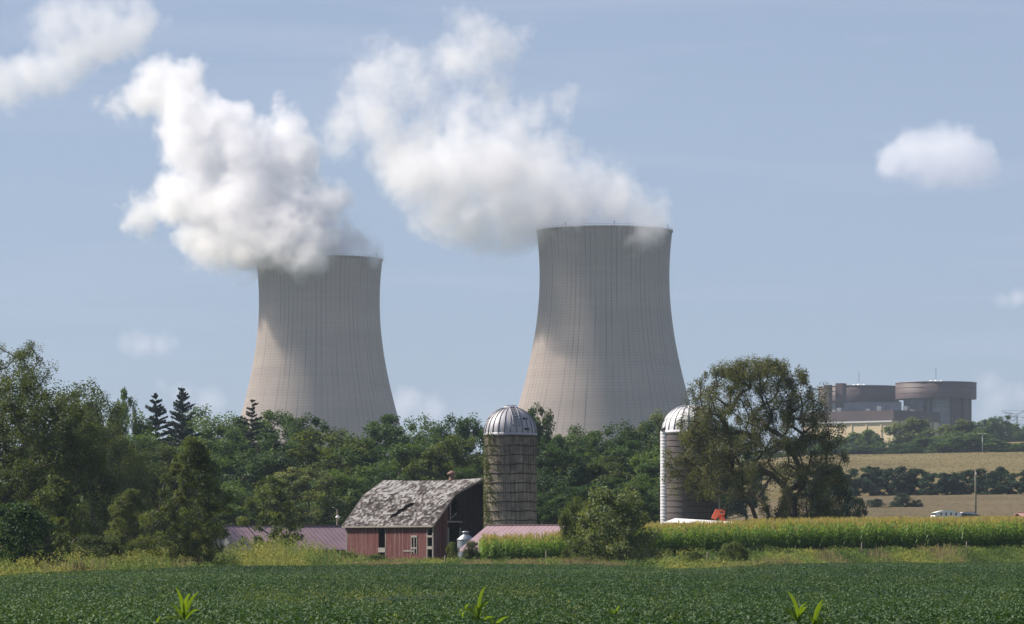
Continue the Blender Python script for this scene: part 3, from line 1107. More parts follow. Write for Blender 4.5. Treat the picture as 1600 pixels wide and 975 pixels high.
def make_corn():
    rng = np.random.default_rng(12)
    full = corn_variants(rng, 24)
    tops = corn_variants(rng, 16, True)
    V, T = [], []

    def put(vars_, x, y):
        z = gz(x, y)
        a = rng.uniform(0, 6.28, len(x))
        s = rng.uniform(0.78, 1.16, len(x)) * 1.05 * (1 + 0.05 * np.sin(x * 1.3) * np.sin(x * 0.37 + y))
        pick = rng.integers(0, len(vars_), len(x))
        for k, (q, tn) in enumerate(vars_):
            i = np.where(pick == k)[0]
            if not len(i):
                continue
            c, sn = np.cos(a[i])[:, None], np.sin(a[i])[:, None]
            X = x[i][:, None] + (q[None, :, 0] * c - q[None, :, 1] * sn)
            Y = y[i][:, None] + (q[None, :, 0] * sn + q[None, :, 1] * c)
            Z = z[i][:, None] + q[None, :, 2] * s[i][:, None]
            V.append(np.stack([X, Y, Z], -1).reshape(-1, 3))
            T.append(np.clip(np.tile(tn, len(i)) + np.repeat(rng.normal(0, 0.07, len(i)), len(tn)), 0, 1))

    # front rows
    for r_ in range(8):
        xs = np.arange(-5, 50, 0.20)
        xs = xs + rng.normal(0, 0.04, len(xs))
        y = 349.5 + r_ * 0.76 + 0.15 * np.sin(xs * 0.3) + rng.normal(0, 0.16, len(xs)) - 0.03 * np.maximum(xs - 12, 0)
        px = px_of(xs, y)
        ok = (px > 753) & (px < 1660)
        put(full, xs[ok], y[ok])
    # the rest of the field, tops only
    n = 60000
    D = np.sqrt(rng.uniform(352 ** 2, 475 ** 2, n))
    px = rng.uniform(750, 1700, n)
    keep = rng.random(n) < np.interp(D, [352, 380, 560], [1, 0.7, 0.28])
    lim = np.where(px < 900, 361, np.where(px < 1030, 372, np.where(px < 1172, 374, 470)))
    keep &= D < lim
    D, px = D[keep], px[keep]
    put(tops, (px - 800) / F * D, D)
    me = np_mesh('corn_field', np.concatenate(V), 4, np.concatenate(T))
    m = MT('corn_leaf', 0.5, 0.35)
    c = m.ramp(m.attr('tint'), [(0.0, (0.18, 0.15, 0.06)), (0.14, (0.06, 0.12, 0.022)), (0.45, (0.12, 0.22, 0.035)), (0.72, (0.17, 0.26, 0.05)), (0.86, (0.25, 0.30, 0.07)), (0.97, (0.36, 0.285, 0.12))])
    m.color(c)
    tr = m.N.new('ShaderNodeBsdfTranslucent')
    m.L.new(m.mix(1.0, c, (1.3, 1.25, 0.6), 'MULTIPLY'), tr.inputs['Color'])
    mx = m.N.new('ShaderNodeMixShader')
    mx.inputs[0].default_value = 0.5
    m.L.new(m.b.outputs[0], mx.inputs[1])
    m.L.new(tr.outputs[0], mx.inputs[2])
    m.L.new(mx.outputs[0], m.out.inputs['Surface'])
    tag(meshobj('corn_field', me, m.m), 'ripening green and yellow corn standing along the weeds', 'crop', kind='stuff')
    # closed canopy under the tops
    Ds = np.arange(354, 473, 3.0)
    ps = np.arange(1165, 1760, 8.0)
    PX, DD = np.meshgrid(ps, Ds)
    X = (PX - 800) / F * DD
    Z = gz(X, DD) + 2.05
    Z[-1] -= 2.2
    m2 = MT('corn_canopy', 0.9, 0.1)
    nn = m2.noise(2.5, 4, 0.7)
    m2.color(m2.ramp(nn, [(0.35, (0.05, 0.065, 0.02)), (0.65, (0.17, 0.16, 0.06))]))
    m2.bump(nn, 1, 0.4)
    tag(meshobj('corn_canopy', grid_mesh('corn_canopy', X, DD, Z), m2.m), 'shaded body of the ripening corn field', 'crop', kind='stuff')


make_corn()


def tan_field(name, label, D0, D1, p0, p1, h, cols, dens, seed, nh=0.5):
    rng = np.random.default_rng(seed)
    Ds = np.linspace(D0, D1, 80)
    ps = np.linspace(p0, p1, 110)
    PX, DD = np.meshgrid(ps, Ds)
    X = (PX - 800) / F * DD
    edge = np.ones_like(X)
    edge[0] = edge[-1] = 0
    edge[:, 0] = edge[:, -1] = 0
    Z = gz(X, DD) + h * edge + 0.12 * rng.random(X.shape) * edge + 0.004
    m = MT(name, 0.95, 0.1)
    n1 = m.noise(0.02, 4, 0.6)
    n2 = m.noise(1.0, 5, 0.75, m.mapping((0.6, 0.25, 1), (0, 0, 0.35)))
    f = m.math('MULTIPLY_ADD', n1, 0.45, m.math('MULTIPLY', n2, 0.55))
    m.color(m.ramp(f, [(0.32, cols[0]), (0.5, cols[1]), (0.68, cols[2])]))
    m.bump(n2, 0.8, 0.5)
    o = tag(meshobj(name, grid_mesh(name, X, DD, Z), m.m), label, 'crop', kind='stuff')
    # ragged plant tops
    n = dens
    D = np.sqrt(rng.uniform(D0 ** 2, D1 ** 2, n))
    px = rng.uniform(p0, p1, n)
    x = (px - 800) / F * D
    z = gz(x, D) + h
    P0 = np.stack([x, D, z], -1)
    v = leaf_quads(P0, rng.uniform(0.4, 0.9, n) * nh * 2, rng, 0.0, 0.25)
    m3 = MT(name + '_tops', 0.9, 0.1)
    m3.color(m3.ramp(m3.attr('tint'), [(0, cols[0]), (0.5, cols[1]), (1, cols[2])]))
    tag(meshobj(name + '_tops', np_mesh(name + '_tops', v, 4, rng.random(n)), m3.m), label.replace('field', 'field, loose plant tops'), 'crop', kind='stuff')


TAN = [(0.085, 0.070, 0.030), (0.145, 0.118, 0.053), (0.205, 0.17, 0.080)]
tan_field('hill_corn_field', 'tan ripe corn field on the slope below the power plant', 985, 1402, 1120, 1790, 2.2, TAN, 40000, 1, 0.5)
tan_field('lower_tan_field', 'dull tan and green field in front of the juniper hedgerow', 575, 890, 1120, 1790, 1.0, [(0.07, 0.062, 0.032), (0.12, 0.095, 0.055), (0.17, 0.13, 0.075)], 50000, 2, 0.25)
tan_field('upper_tan_field', 'narrow tan field behind the crest hedge at the right', 1560, 1710, 1500, 1800, 2.0, TAN, 9000, 3, 0.4)
# ------------------------------------------------------------------ cooling towers
def tower_mat():
    m = MT('tower_concrete', 0.9, 0.15)
    s = m.sep()
    ang = m.math('ARCTAN2', s[1], s[0])
    z = s[2]
    N_R = 80
    u = m.math('MULTIPLY', ang, N_R / (2 * math.pi))
    uid = m.math('FLOOR', m.math('ADD', u, 0.5))
    du = m.math('ABSOLUTE', m.math('SUBTRACT', u, uid))
    line = m.math('SUBTRACT', 1.0, m.math('MULTIPLY', du, 7.5), clamp=True)
    # every line has its own strength and fades out at its own height
    rnd = m.math('MULTIPLY_ADD', m.math('SUBTRACT', m.noise(3.7, 2, 0.5, m.comb(uid, 0.0, m.math('MULTIPLY', z, 0.004))), 0.5), 2.2, 0.5, clamp=True)
    up = m.math('MULTIPLY_ADD', z, 1 / 150.0, m.math('MULTIPLY', m.math('SUBTRACT', rnd, 0.5), 1.6), clamp=True)
    stren = m.math('MULTIPLY', m.math('MULTIPLY_ADD', up, 0.75, 0.12), m.math('MULTIPLY', rnd, 1.5, clamp=True))
    vline = m.math('MULTIPLY', line, stren)
    # pour joints
    zz = m.math('MULTIPLY', z, 1 / 1.85)
    fz = m.math('ABSOLUTE', m.math('SUBTRACT', m.math('FRACT', zz), 0.5))
    hl = m.math('MULTIPLY', m.math('SUBTRACT', 0.16, fz, clamp=True), 5.0, clamp=True)
    zid = m.math('FLOOR', zz)
    hr = m.noise(1.0, 2, 0.5, m.comb(zid, m.math('MULTIPLY', ang, 2.0), 5.0))
    hline = m.math('MULTIPLY', m.math('MULTIPLY', hl, hr), 0.8)
    band = m.noise(1.0, 3, 0.7, m.comb(m.math('MULTIPLY', ang, 0.4), 3.0, m.math('MULTIPLY', z, 0.10)))
    cl = m.noise(0.03, 5, 0.6)
    drip = m.noise(1.0, 4, 0.6, m.comb(m.math('MULTIPLY', ang, 60), 0.0, m.math('MULTIPLY', z, 0.02)))
    f = m.math('ADD', m.math('MULTIPLY', band, 0.50), m.math('ADD', m.math('MULTIPLY', cl, 0.25), m.math('MULTIPLY', drip, 0.25)))
    base = m.ramp(f, [(0.3, (0.225, 0.192, 0.172)), (0.5, (0.278, 0.238, 0.212)), (0.7, (0.335, 0.288, 0.255))])
    rim = m.math('MULTIPLY', m.math('SUBTRACT', z, 118.0), 1 / 33.0, clamp=True)
    stain = m.math('MULTIPLY', m.math('MULTIPLY', rim, m.math('MULTIPLY_ADD', drip, 2.4, -0.7, clamp=True)), 0.55)
    base = m.mix(stain, base, (0.115, 0.105, 0.10))
    c = m.mix(hline, base, (0.13, 0.115, 0.112))
    c = m.mix(vline, c, (0.06, 0.06, 0.066))
    m.color(c)
    return m.m


TOWER = tower_mat()
DARK = plain('dark_steel', (0.06, 0.06, 0.065), 0.7, 0.2, 3)  # plain dark grey steel for railings, masts and power lines


def make_tower(px, D, top_y, label):
    k = D / F
    cx = (px - 800) / F * D
    ztop = CAM_Z + (HY - top_y) * (D - 41) / F - 1.0
    H = 151.0
    z0 = ztop - H
    g = empty('cooling_tower', (cx, D, z0))
    tag(g, label, 'cooling tower', 'cooling towers of the power plant')
    a, zt = 40.0, H - 27.0
    b = 91.5

    def rad(z):
        return a * math.sqrt(1 + ((z - zt) / b) ** 2)

    zs = np.linspace(9.5, H, 100)
    prof = [(rad(z), z) for z in zs] + [(rad(H) + 0.45, H), (rad(H) + 0.45, H + 1.0), (rad(H) - 0.9, H + 1.0)] + [(rad(z) - 0.9, z) for z in np.linspace(H, 9.5, 30)] + [(rad(9.5), 9.5)]
    mb = MB()
    mb.lathe(prof, n=192)
    mb.build('shell', TOWER, g)
    cm = MB()
    n = 48
    for i in range(n):
        for s in (-1, 1):
            a0 = 2 * math.pi * i / n
            a1 = a0 + s * math.pi / n
            r0, r1 = rad(0) + 1, rad(9.5) - 0.5
            cm.bar((r0 * math.cos(a0), r0 * math.sin(a0), -3), (r1 * math.cos(a1), r1 * math.sin(a1), 9.7), 1.0)
    cm.build('column_ring', TOWER, g)
    rl = MB()
    rr_ = rad(H) + 0.2
    rl.lathe([(rr_, H + 2.0), (rr_ + 0.09, H + 2.0), (rr_ + 0.09, H + 2.12), (rr_, H + 2.12), (rr_, H + 2.0)], n=96)
    for i in range(72):
        an = 2 * math.pi * i / 72
        rl.bar((rr_ * math.cos(an), rr_ * math.sin(an), H + 0.9), (rr_ * math.cos(an), rr_ * math.sin(an), H + 2.1), 0.12)
    rl.build('railing', DARK, g)
    for an in (-2.2, -1.45, -0.4, 1.5):
        w = MB()
        p = (rad(H) * math.cos(an), rad(H) * math.sin(an), H + 1)
        w.bar(p, (p[0], p[1], H + 3.0), 0.25)
        w.box((p[0], p[1], H + 3.2), (0.7, 0.7, 0.8))
        w.build('warning_light', DARK, g)
    return g


make_tower(944.5, 2366, 352, 'larger cooling tower, the right one, above the concrete silo')
make_tower(499, 2545, 398, 'smaller cooling tower, the left one, above the red barn')

# ------------------------------------------------------------------ power plant
STEEL = plain('galvanised_steel', (0.30, 0.31, 0.33), 0.5, 0.15, 1.0, 0.3)
BROWN = MT('brown_panel', 0.6, 0.3)
_s = BROWN.sep()
_l = BROWN.math('FRACT', BROWN.math('MULTIPLY', BROWN.math('ARCTAN2', _s[1], _s[0]), 40))
_l = BROWN.math('GREATER_THAN', _l, 0.9)
_n = BROWN.noise(0.08, 4, 0.6)
BROWN.color(BROWN.mix(BROWN.math('MULTIPLY', _l, 0.3), BROWN.ramp(_n, [(0.3, (0.062, 0.044, 0.048)), (0.7, (0.088, 0.062, 0.064))]), (0.06, 0.04, 0.04)))
BROWN = BROWN.m
CREAM = plain('cream_panel', (0.56, 0.45, 0.29), 0.7, 0.06, 0.1)
GREYP = MT('grey_translucent_panel', 0.45, 0.4)
_s = GREYP.sep()
_a = GREYP.math('GREATER_THAN', GREYP.math('FRACT', GREYP.math('MULTIPLY', GREYP.math('ARCTAN2', _s[1], _s[0]), 26)), 0.86)
_b = GREYP.math('GREATER_THAN', GREYP.math('FRACT', GREYP.math('MULTIPLY', _s[2], 0.22)), 0.86)
_n = GREYP.noise(0.15, 4, 0.7)
GREYP.color(GREYP.mix(GREYP.math('MULTIPLY', GREYP.math('MAXIMUM', _a, _b), 0.5), GREYP.ramp(_n, [(0.3, (0.15, 0.155, 0.18)), (0.7, (0.23, 0.235, 0.26))]), (0.10, 0.10, 0.12)))
GREYP = GREYP.m
WHITE = plain('white_paint', (0.75, 0.74, 0.72), 0.6, 0.06, 1.0)
DOMEW = plain('white_dome', (0.8, 0.8, 0.8), 0.5, 0.04, 0.1)


def make_plant():
    D = 2200.0
    k = D / F
    c = P(1399, 700, D)
    root = empty('power_plant', (c.x, D, c.z))
    tag(root, 'brown and cream power plant building with two big round drums', 'power plant')

    def L(px, y_, DD=D):
        p = P(px, y_, DD)
        return Vector((p.x - c.x, DD - D, p.z - c.z))

    def drum(px, ytop, ybot, rpx, DD, name, recess):
        a, b = L(px, ytop, DD), L(px, ybot, DD)
        r = rpx * DD / F
        mb = MB()
        zt, zb = a.z, b.z
        mb.lathe([(r, zb - zb), (r, zt - zb), (r - 1.2, zt - zb), (r - 1.2, zt - zb - 1.0), (0.01, zt - zb - 0.6)], n=96)
        mb.lathe([(0.01, 0.0), (r, 0.0)], n=96)
        d = mb.build(name, BROWN, root, (a.x, a.y, zb))
        # concrete dome showing above the parapet
        dm = MB()
        dm.lathe([(r * 0.46, -1.0), (r * 0.44, 0.1), (r * 0.30, 0.8), (r * 0.15, 1.15), (0.01, 1.3)], n=48)
        for q in range(3):
            an = 0.4 + q * 2.1
            dm.lathe([(0.9, 0), (0.7, 0.7), (0.2, 1.0), (0.01, 1.1)], (r * 0.15 * math.cos(an), r * 0.15 * math.sin(an), 0.7), n=10)
        dm.build('dome', DOMEW, d, (0, 0, zt - zb))
        for fr_ in (0.33, 0.66):
            sm_ = MB()
            sm_.lathe([(r + 0.02, -0.12), (r + 0.10, -0.10), (r + 0.10, 0.10), (r + 0.02, 0.12)], n=96)
            sm_.build('seam_band', BROWN, d, (0, 0, (zt - zb) * fr_))
        cp_ = MB()
        cp_.lathe([(r + 0.03, -0.3), (r + 0.22, -0.28), (r + 0.22, 0.15), (r - 0.4, 0.15)], n=96)
        cp_.build('coping', GREYP, d, (0, 0, zt - zb))
        rod = MB()
        rod.bar((0, 0, 2), (0, 0, 9), 0.22)
        rod.build('mast', DARK, d, (0, 0, zt - zb))
        w = MB()
        w.lathe([(r * recess, -40), (r * recess, 0)], n=72)
        w.build('curved_wall', GREYP, root, (a.x, a.y, zb + 0.02))
        return a, zb, r

    a, zb, r = drum(1462.4, 598.5, 624, 63, 2215, 'round_parapet', 0.80)
    # tall brown fins under the right drum
    for an0, an1, rr_ in ((-70, -52, 0.88), (-46, -28, 0.88), (-22, -4, 0.88), (-118, -112, 0.84), (-108, -103, 0.84)):
        f = MB()
        f.lathe([(r * rr_, -42), (r * rr_, 0.0)], n=8, a0=R(an0), a1=R(an1))
        f.lathe([(r * rr_ * 0.9, -42), (r * rr_ * 0.9, 0.0)], n=8, a0=R(an0), a1=R(an1))
        p0, p1 = R(an0), R(an1)
        for q in (p0, p1):
            f.add([(r * rr_ * math.cos(q), r * rr_ * math.sin(q), -42), (r * rr_ * 0.9 * math.cos(q), r * rr_ * 0.9 * math.sin(q), -42),
                   (r * rr_ * 0.9 * math.cos(q), r * rr_ * 0.9 * math.sin(q), 0), (r * rr_ * math.cos(q), r * rr_ * math.sin(q), 0)], [(0, 1, 2, 3)])
        f.build('fin_wall', BROWN, root, (a.x, a.y, zb - 0.03))
    drum(1342, 604.5, 628.5, 63, 2245, 'round_parapet', 0.86)
    # stair towers at the left
    for px, w, yt in ((1314, 12, 599), (1294, 9, 601.5)):
        t = L(px, yt, 2192)
        mb = MB()
        hh = 44
        mb.box((0, 0, -hh / 2), (w * k, w * k * 1.2, hh), rz=R(-32))
        mb.build('stair_tower', BROWN, root, (t.x, t.y, t.z))
    # low block in front, corner toward the camera
    cor = L(1395.7, 640.5, 2135)
    phi = R(50)
    dl = Vector((-math.sin(phi), math.cos(phi), 0))      # runs away to the left
    dr = Vector((math.cos(phi), math.sin(phi), 0))       # runs away to the right
    W1, W2 = 62.0, 45.5

    def block(z0, z1, out, name, mat):
        mb = MB()
        o = -(dl + dr) * out
        q = [o, dr * (W2 + out) - dl * out, dr * (W2 + out) + dl * (W1 + out), dl * (W1 + out) - dr * out]
        mb.hexa([p + Vector((0, 0, z0)) for p in q] + [p + Vector((0, 0, z1)) for p in q])
        return mb.build(name, mat, root, cor)
    block(-5.6 - 30, -5.8, 0.0, 'cream_wall', CREAM)
    block(-5.75, 0.0, 0.6, 'brown_band', BROWN)
    mb = MB()
    mb.hexa([dl * 0.2 - dr * 0.9 + Vector((0, 0, -6.7)), dl * 0.2 - dr * 0.1 + Vector((0, 0, -6.7)), dl * W1 - dr * 0.1 + Vector((0, 0, -6.7)), dl * W1 - dr * 0.9 + Vector((0, 0, -6.7)),
             dl * 0.2 - dr * 0.9 + Vector((0, 0, -5.8)), dl * 0.2 - dr * 0.1 + Vector((0, 0, -5.8)), dl * W1 - dr * 0.1 + Vector((0, 0, -5.8)), dl * W1 - dr * 0.9 + Vector((0, 0, -5.8))])
    mb.build('pale_strip', plain('pale_strip', (0.5, 0.5, 0.5), 0.6, 0.05), root, cor)
    def part_box(name, mat, s, t, z, size):
        mb_ = MB()
        mb_.box((0, 0, 0), size, rz=math.atan2(dr.y, dr.x))
        mb_.build(name, mat, root, cor + dr * s + dl * t + Vector((0, 0, z)))
    for s_, t_, h_ in ((8, 14, 2.6), (20, 30, 1.8), (31, 12, 3.2), (6, 40, 2.2)):
        part_box('roof_vent', GREYP, s_, t_, h_ / 2, (3.4, 3.0, h_))
    for s_ in (6, 17, 28, 39):
        part_box('wall_pier', BROWN, s_, -0.15, -14, (0.8, 0.5, 16))
    for s_ in (11.5, 33.5):
        part_box('louvre', GREYP, s_, -0.12, -12.5, (5.0, 0.3, 3.2))
    for t_ in (8, 18, 28, 38, 48, 58):
        part_box('wall_pier', CREAM, -0.15, t_, -14, (0.5, 0.7, 14))
    lad = MB()
    for q in (-0.35, 0.35):
        lad.bar((-0.7, 3.0 + q, -30), (-0.7, 3.0 + q, 1.2), 0.14)
    lad.build('wall_ladder', STEEL, root, cor + Vector((0, 0, 0)))
    # grey hall between the drums
    mb = MB()
    h = L(1350, 629, 2200)
    mb.box((0, 0, -14), (33, 20, 28))
    mb.build('grey_hall', GREYP, root, (h.x + 4, h.y, h.z))


make_plant()


# ------------------------------------------------------------------ pylons and poles


def pylon(px, D, top_y, label):
    b = G(px, D)
    zt = CAM_Z + (HY - top_y) * D / F
    H = zt - b.z
    root = empty('lattice_pylon', b)
    tag(root, label, 'pylon', 'lattice pylons at the right horizon')
    mb = MB()
    w0, w1 = 4.5, 2.4
    n = 12
    for sx in (-1, 1):
        for sy in (-1, 1):
            mb.bar((sx * w0, sy * w0, 0), (sx * w1, sy * w1, H * 0.92), 0.35)
    for i in range(n):
        t0, t1 = i / n, (i + 1) / n
        a, c = w0 + (w1 - w0) * t0, w0 + (w1 - w0) * t1
        z0, z1 = H * 0.92 * t0, H * 0.92 * t1
        for s in (-1, 1):
            mb.bar((-a, s * a, z0), (c, s * c, z1), 0.16)
            mb.bar((a, s * a, z0), (-c, s * c, z1), 0.16)
            mb.bar((s * a, -a, z0), (s * c, c, z1), 0.16)
    mb.build('lattice_body', STEEL, root)
    m2 = MB()
    L = 8.2
    for s in (-1, 1):
        m2.tube([(0, s * 0.8, H * 0.94), (L * 0.5, s * 0.6, H * 0.955), (L, 0, H)], 0.22, 4)
        m2.tube([(0, s * 0.8, H * 0.94), (-L * 0.5, s * 0.6, H * 0.955), (-L, 0, H)], 0.22, 4)
    for i in range(-3, 4):
        x = i * L / 4
        m2.bar((x, 0, H * 0.94 + abs(i) / 4 * H * 0.05), (x * 0.45, 0, H * 0.86), 0.16)
    m2.bar((-L, 0, H), (L, 0, H), 0.15)
    m2.build('top_arms', STEEL, root)
    for zz in (0.72, 0.38):
        m3 = MB()
        m3.bar((-7.5, 0, H * zz), (7.5, 0, H * zz), 0.3)
        for s in (-1, 1):
            m3.bar((s * 7.5, 0, H * zz), (s * 2.6, 0, H * (zz + 0.06)), 0.18)
        m3.build('cross_arm', STEEL, root)
    return root, H


pylon(1583, 2500, 641.5, 'lattice pylon with a dished top right of the plant')
pylon(1612, 2700, 650, 'lattice pylon just outside the right edge')


def wires():
    mb = MB()
    for (y0, D0, y1, D1) in ((655, 2500, 656.5, 2400), (670.5, 2500, 671.5, 2400), (651, 2500, 650, 2400)):
        a, b = P(1583, y0, D0), P(1760, y1, D1)
        pts = [a.lerp(b, t / 8) + Vector((0, 0, -3 * math.sin(math.pi * t / 8))) for t in range(9)]
        mb.tube(pts, 0.09, 4)
    o = mb.build('power_line', DARK, None)
    tag(o, 'thin sagging power lines running right from the lattice pylon', 'power line')


wires()

WOODP = plain('pole_wood', (0.16, 0.14, 0.11), 0.9, 0.25, 2.0)


def utility_pole():
    b = G(1524, 640)
    H = CAM_Z + (HY - 733) * 640 / F - b.z
    r = empty('utility_pole', b)
    tag(r, 'tall plain wooden utility pole in front of the juniper hedgerow', 'pole')
    mb = MB()
    mb.tube([(0, 0, -0.3), (0.05, 0, H * 0.5), (0, 0, H)], [0.19, 0.16, 0.13], 10)
    mb.build('pole', WOODP, r)
    m2 = MB()
    m2.tube([(0.1, -0.2, H - 1.2), (0.1, -0.2, H - 0.6)], 0.09, 8)
    m2.build('insulator', STEEL, r)
    b = G(1535, 1400)
    H = CAM_Z + (HY - 678) * 1400 / F - b.z
    r = empty('light_pole', b)
    tag(r, 'thin grey light pole with two lamp arms on the crest', 'light pole')
    mb = MB()
    mb.tube([(0, 0, -0.3), (0, 0, H)], [0.16, 0.10], 8)
    mb.build('pole', STEEL, r)
    for s in (-1, 1):
        m2 = MB()
        m2.bar((0, 0, H - 0.1), (s * 0.9, 0, H + 0.1), 0.10)
        m2.box((s * 1.2, 0, H + 0.1), (0.8, 0.35, 0.22))
        m2.build('lamp_head', WHITE, r)
    b = G(527, 428)
    H = CAM_Z + (HY - 793) * 428 / F - b.z
    r = empty('yard_lamp', b)
    tag(r, 'yard lamp on a curved arm above the left end of the barn roof', 'lamp')
    mb = MB()
    mb.tube([(0, 0, 0), (0, 0, H * 0.97)], [0.11, 0.08], 8)
    mb.build('pole', WOODP, r)
    m2 = MB()
    m2.tube([(0, 0, H - 0.3), (-0.3, 0, H - 0.05), (-0.55, 0, H)], 0.035, 6)
    m2.build('arm', STEEL, r)
    m3 = MB()
    m3.lathe([(0.05, 0.18), (0.22, 0.06), (0.26, -0.06), (0.15, -0.16), (0.01, -0.2)], (-0.05, 0, 0), n=14)
    m3.build('lamp_shade', WHITE, r, (0.1, 0, H - 1.05))


utility_pole()

# ------------------------------------------------------------------ barn
RED = MT('weathered_red_boards', 0.9, 0.1)
_s = RED.sep()
_bx = RED.math('MULTIPLY', RED.math('ADD', _s[0], _s[1]), 1 / 0.27)
_id = RED.math('FLOOR', _bx)
_gap = RED.math('LESS_THAN', RED.math('FRACT', _bx), 0.09)
_pr = RED.noise(1.0, 1, 0.5, RED.comb(RED.math('MULTIPLY', _id, 7.31), 0.0, 0.0))
_wear = RED.noise(1.0, 5, 0.7, RED.comb(RED.math('MULTIPLY', _s[0], 5.0), RED.math('MULTIPLY', _s[1], 5.0), RED.math('MULTIPLY', _s[2], 0.55)))
_f = RED.math('MULTIPLY_ADD', _pr, 0.62, RED.math('MULTIPLY', _wear, 0.42))
_c = RED.ramp(_f, [(0.26, (0.046, 0.022, 0.022)), (0.42, (0.100, 0.038, 0.038)), (0.54, (0.140, 0.060, 0.058)), (0.66, (0.18, 0.125, 0.12))])
RED.color(RED.mix(_gap, _c, (0.03, 0.015, 0.014)))
RED = RED.m
DARKB = MT('dark_boards', 0.95, 0.05)  # near-black boards for the far part of the gable and inner timbers
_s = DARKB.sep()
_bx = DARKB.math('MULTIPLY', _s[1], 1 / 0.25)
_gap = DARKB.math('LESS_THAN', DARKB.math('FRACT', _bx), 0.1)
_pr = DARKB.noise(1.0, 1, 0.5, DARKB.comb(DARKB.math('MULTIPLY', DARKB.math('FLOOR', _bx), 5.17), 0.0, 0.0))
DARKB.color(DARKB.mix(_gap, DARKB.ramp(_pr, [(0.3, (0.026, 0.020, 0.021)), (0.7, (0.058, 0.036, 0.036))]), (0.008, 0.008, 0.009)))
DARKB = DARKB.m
GREYW = plain('grey_bare_wood', (0.24, 0.215, 0.195), 0.9, 0.3, 3.0)
PALEW = plain('pale_wood', (0.25, 0.235, 0.22), 0.85, 0.35, 4.0)
SHING = MT('worn_shingles', 0.9, 0.1)
_s = SHING.sep()
_row = SHING.math('MULTIPLY', _s[2], 1 / 0.17)
_rid = SHING.math('FLOOR', _row)
_col = SHING.math('ADD', SHING.math('MULTIPLY', _s[0], 1 / 0.34), SHING.math('MULTIPLY', _rid, 0.47))
_cell = SHING.comb(SHING.math('FLOOR', _col), _rid, 0.0)
_w = SHING.N.new('ShaderNodeTexWhiteNoise')
_w.noise_dimensions = '3D'
SHING.L.new(_cell, _w.inputs['Vector'])
_n1 = SHING.noise(0.75, 4, 0.7, SHING.comb(SHING.math('MULTIPLY', _s[0], 1.0), 0.0, SHING.math('MULTIPLY', _s[2], 2.9)), 0.5)
_n2 = SHING.noise(4.0, 3, 0.7)
_f = SHING.math('ADD', SHING.math('MULTIPLY', _n1, 0.80), SHING.math('ADD', SHING.math('MULTIPLY', _w.outputs['Value'], 0.42), SHING.math('MULTIPLY', _n2, 0.22)))
_n3 = SHING.noise(0.28, 3, 0.6)
_f = SHING.math('ADD', _f, SHING.math('MULTIPLY_ADD', _s[2], 0.022, SHING.math('MULTIPLY', SHING.math('SUBTRACT', _n3, 0.5), 0.55)))
SHING.color(SHING.ramp(_f, [(0.60, (0.026, 0.022, 0.022)), (0.76, (0.062, 0.052, 0.050)), (0.88, (0.125, 0.118, 0.118)), (1.06, (0.25, 0.245, 0.245))]))
SHING.bump(SHING.math('ADD', _f, SHING.math('MULTIPLY', SHING.math('FRACT', _row), -0.3)), 0.8, 0.06)
SHING = SHING.m


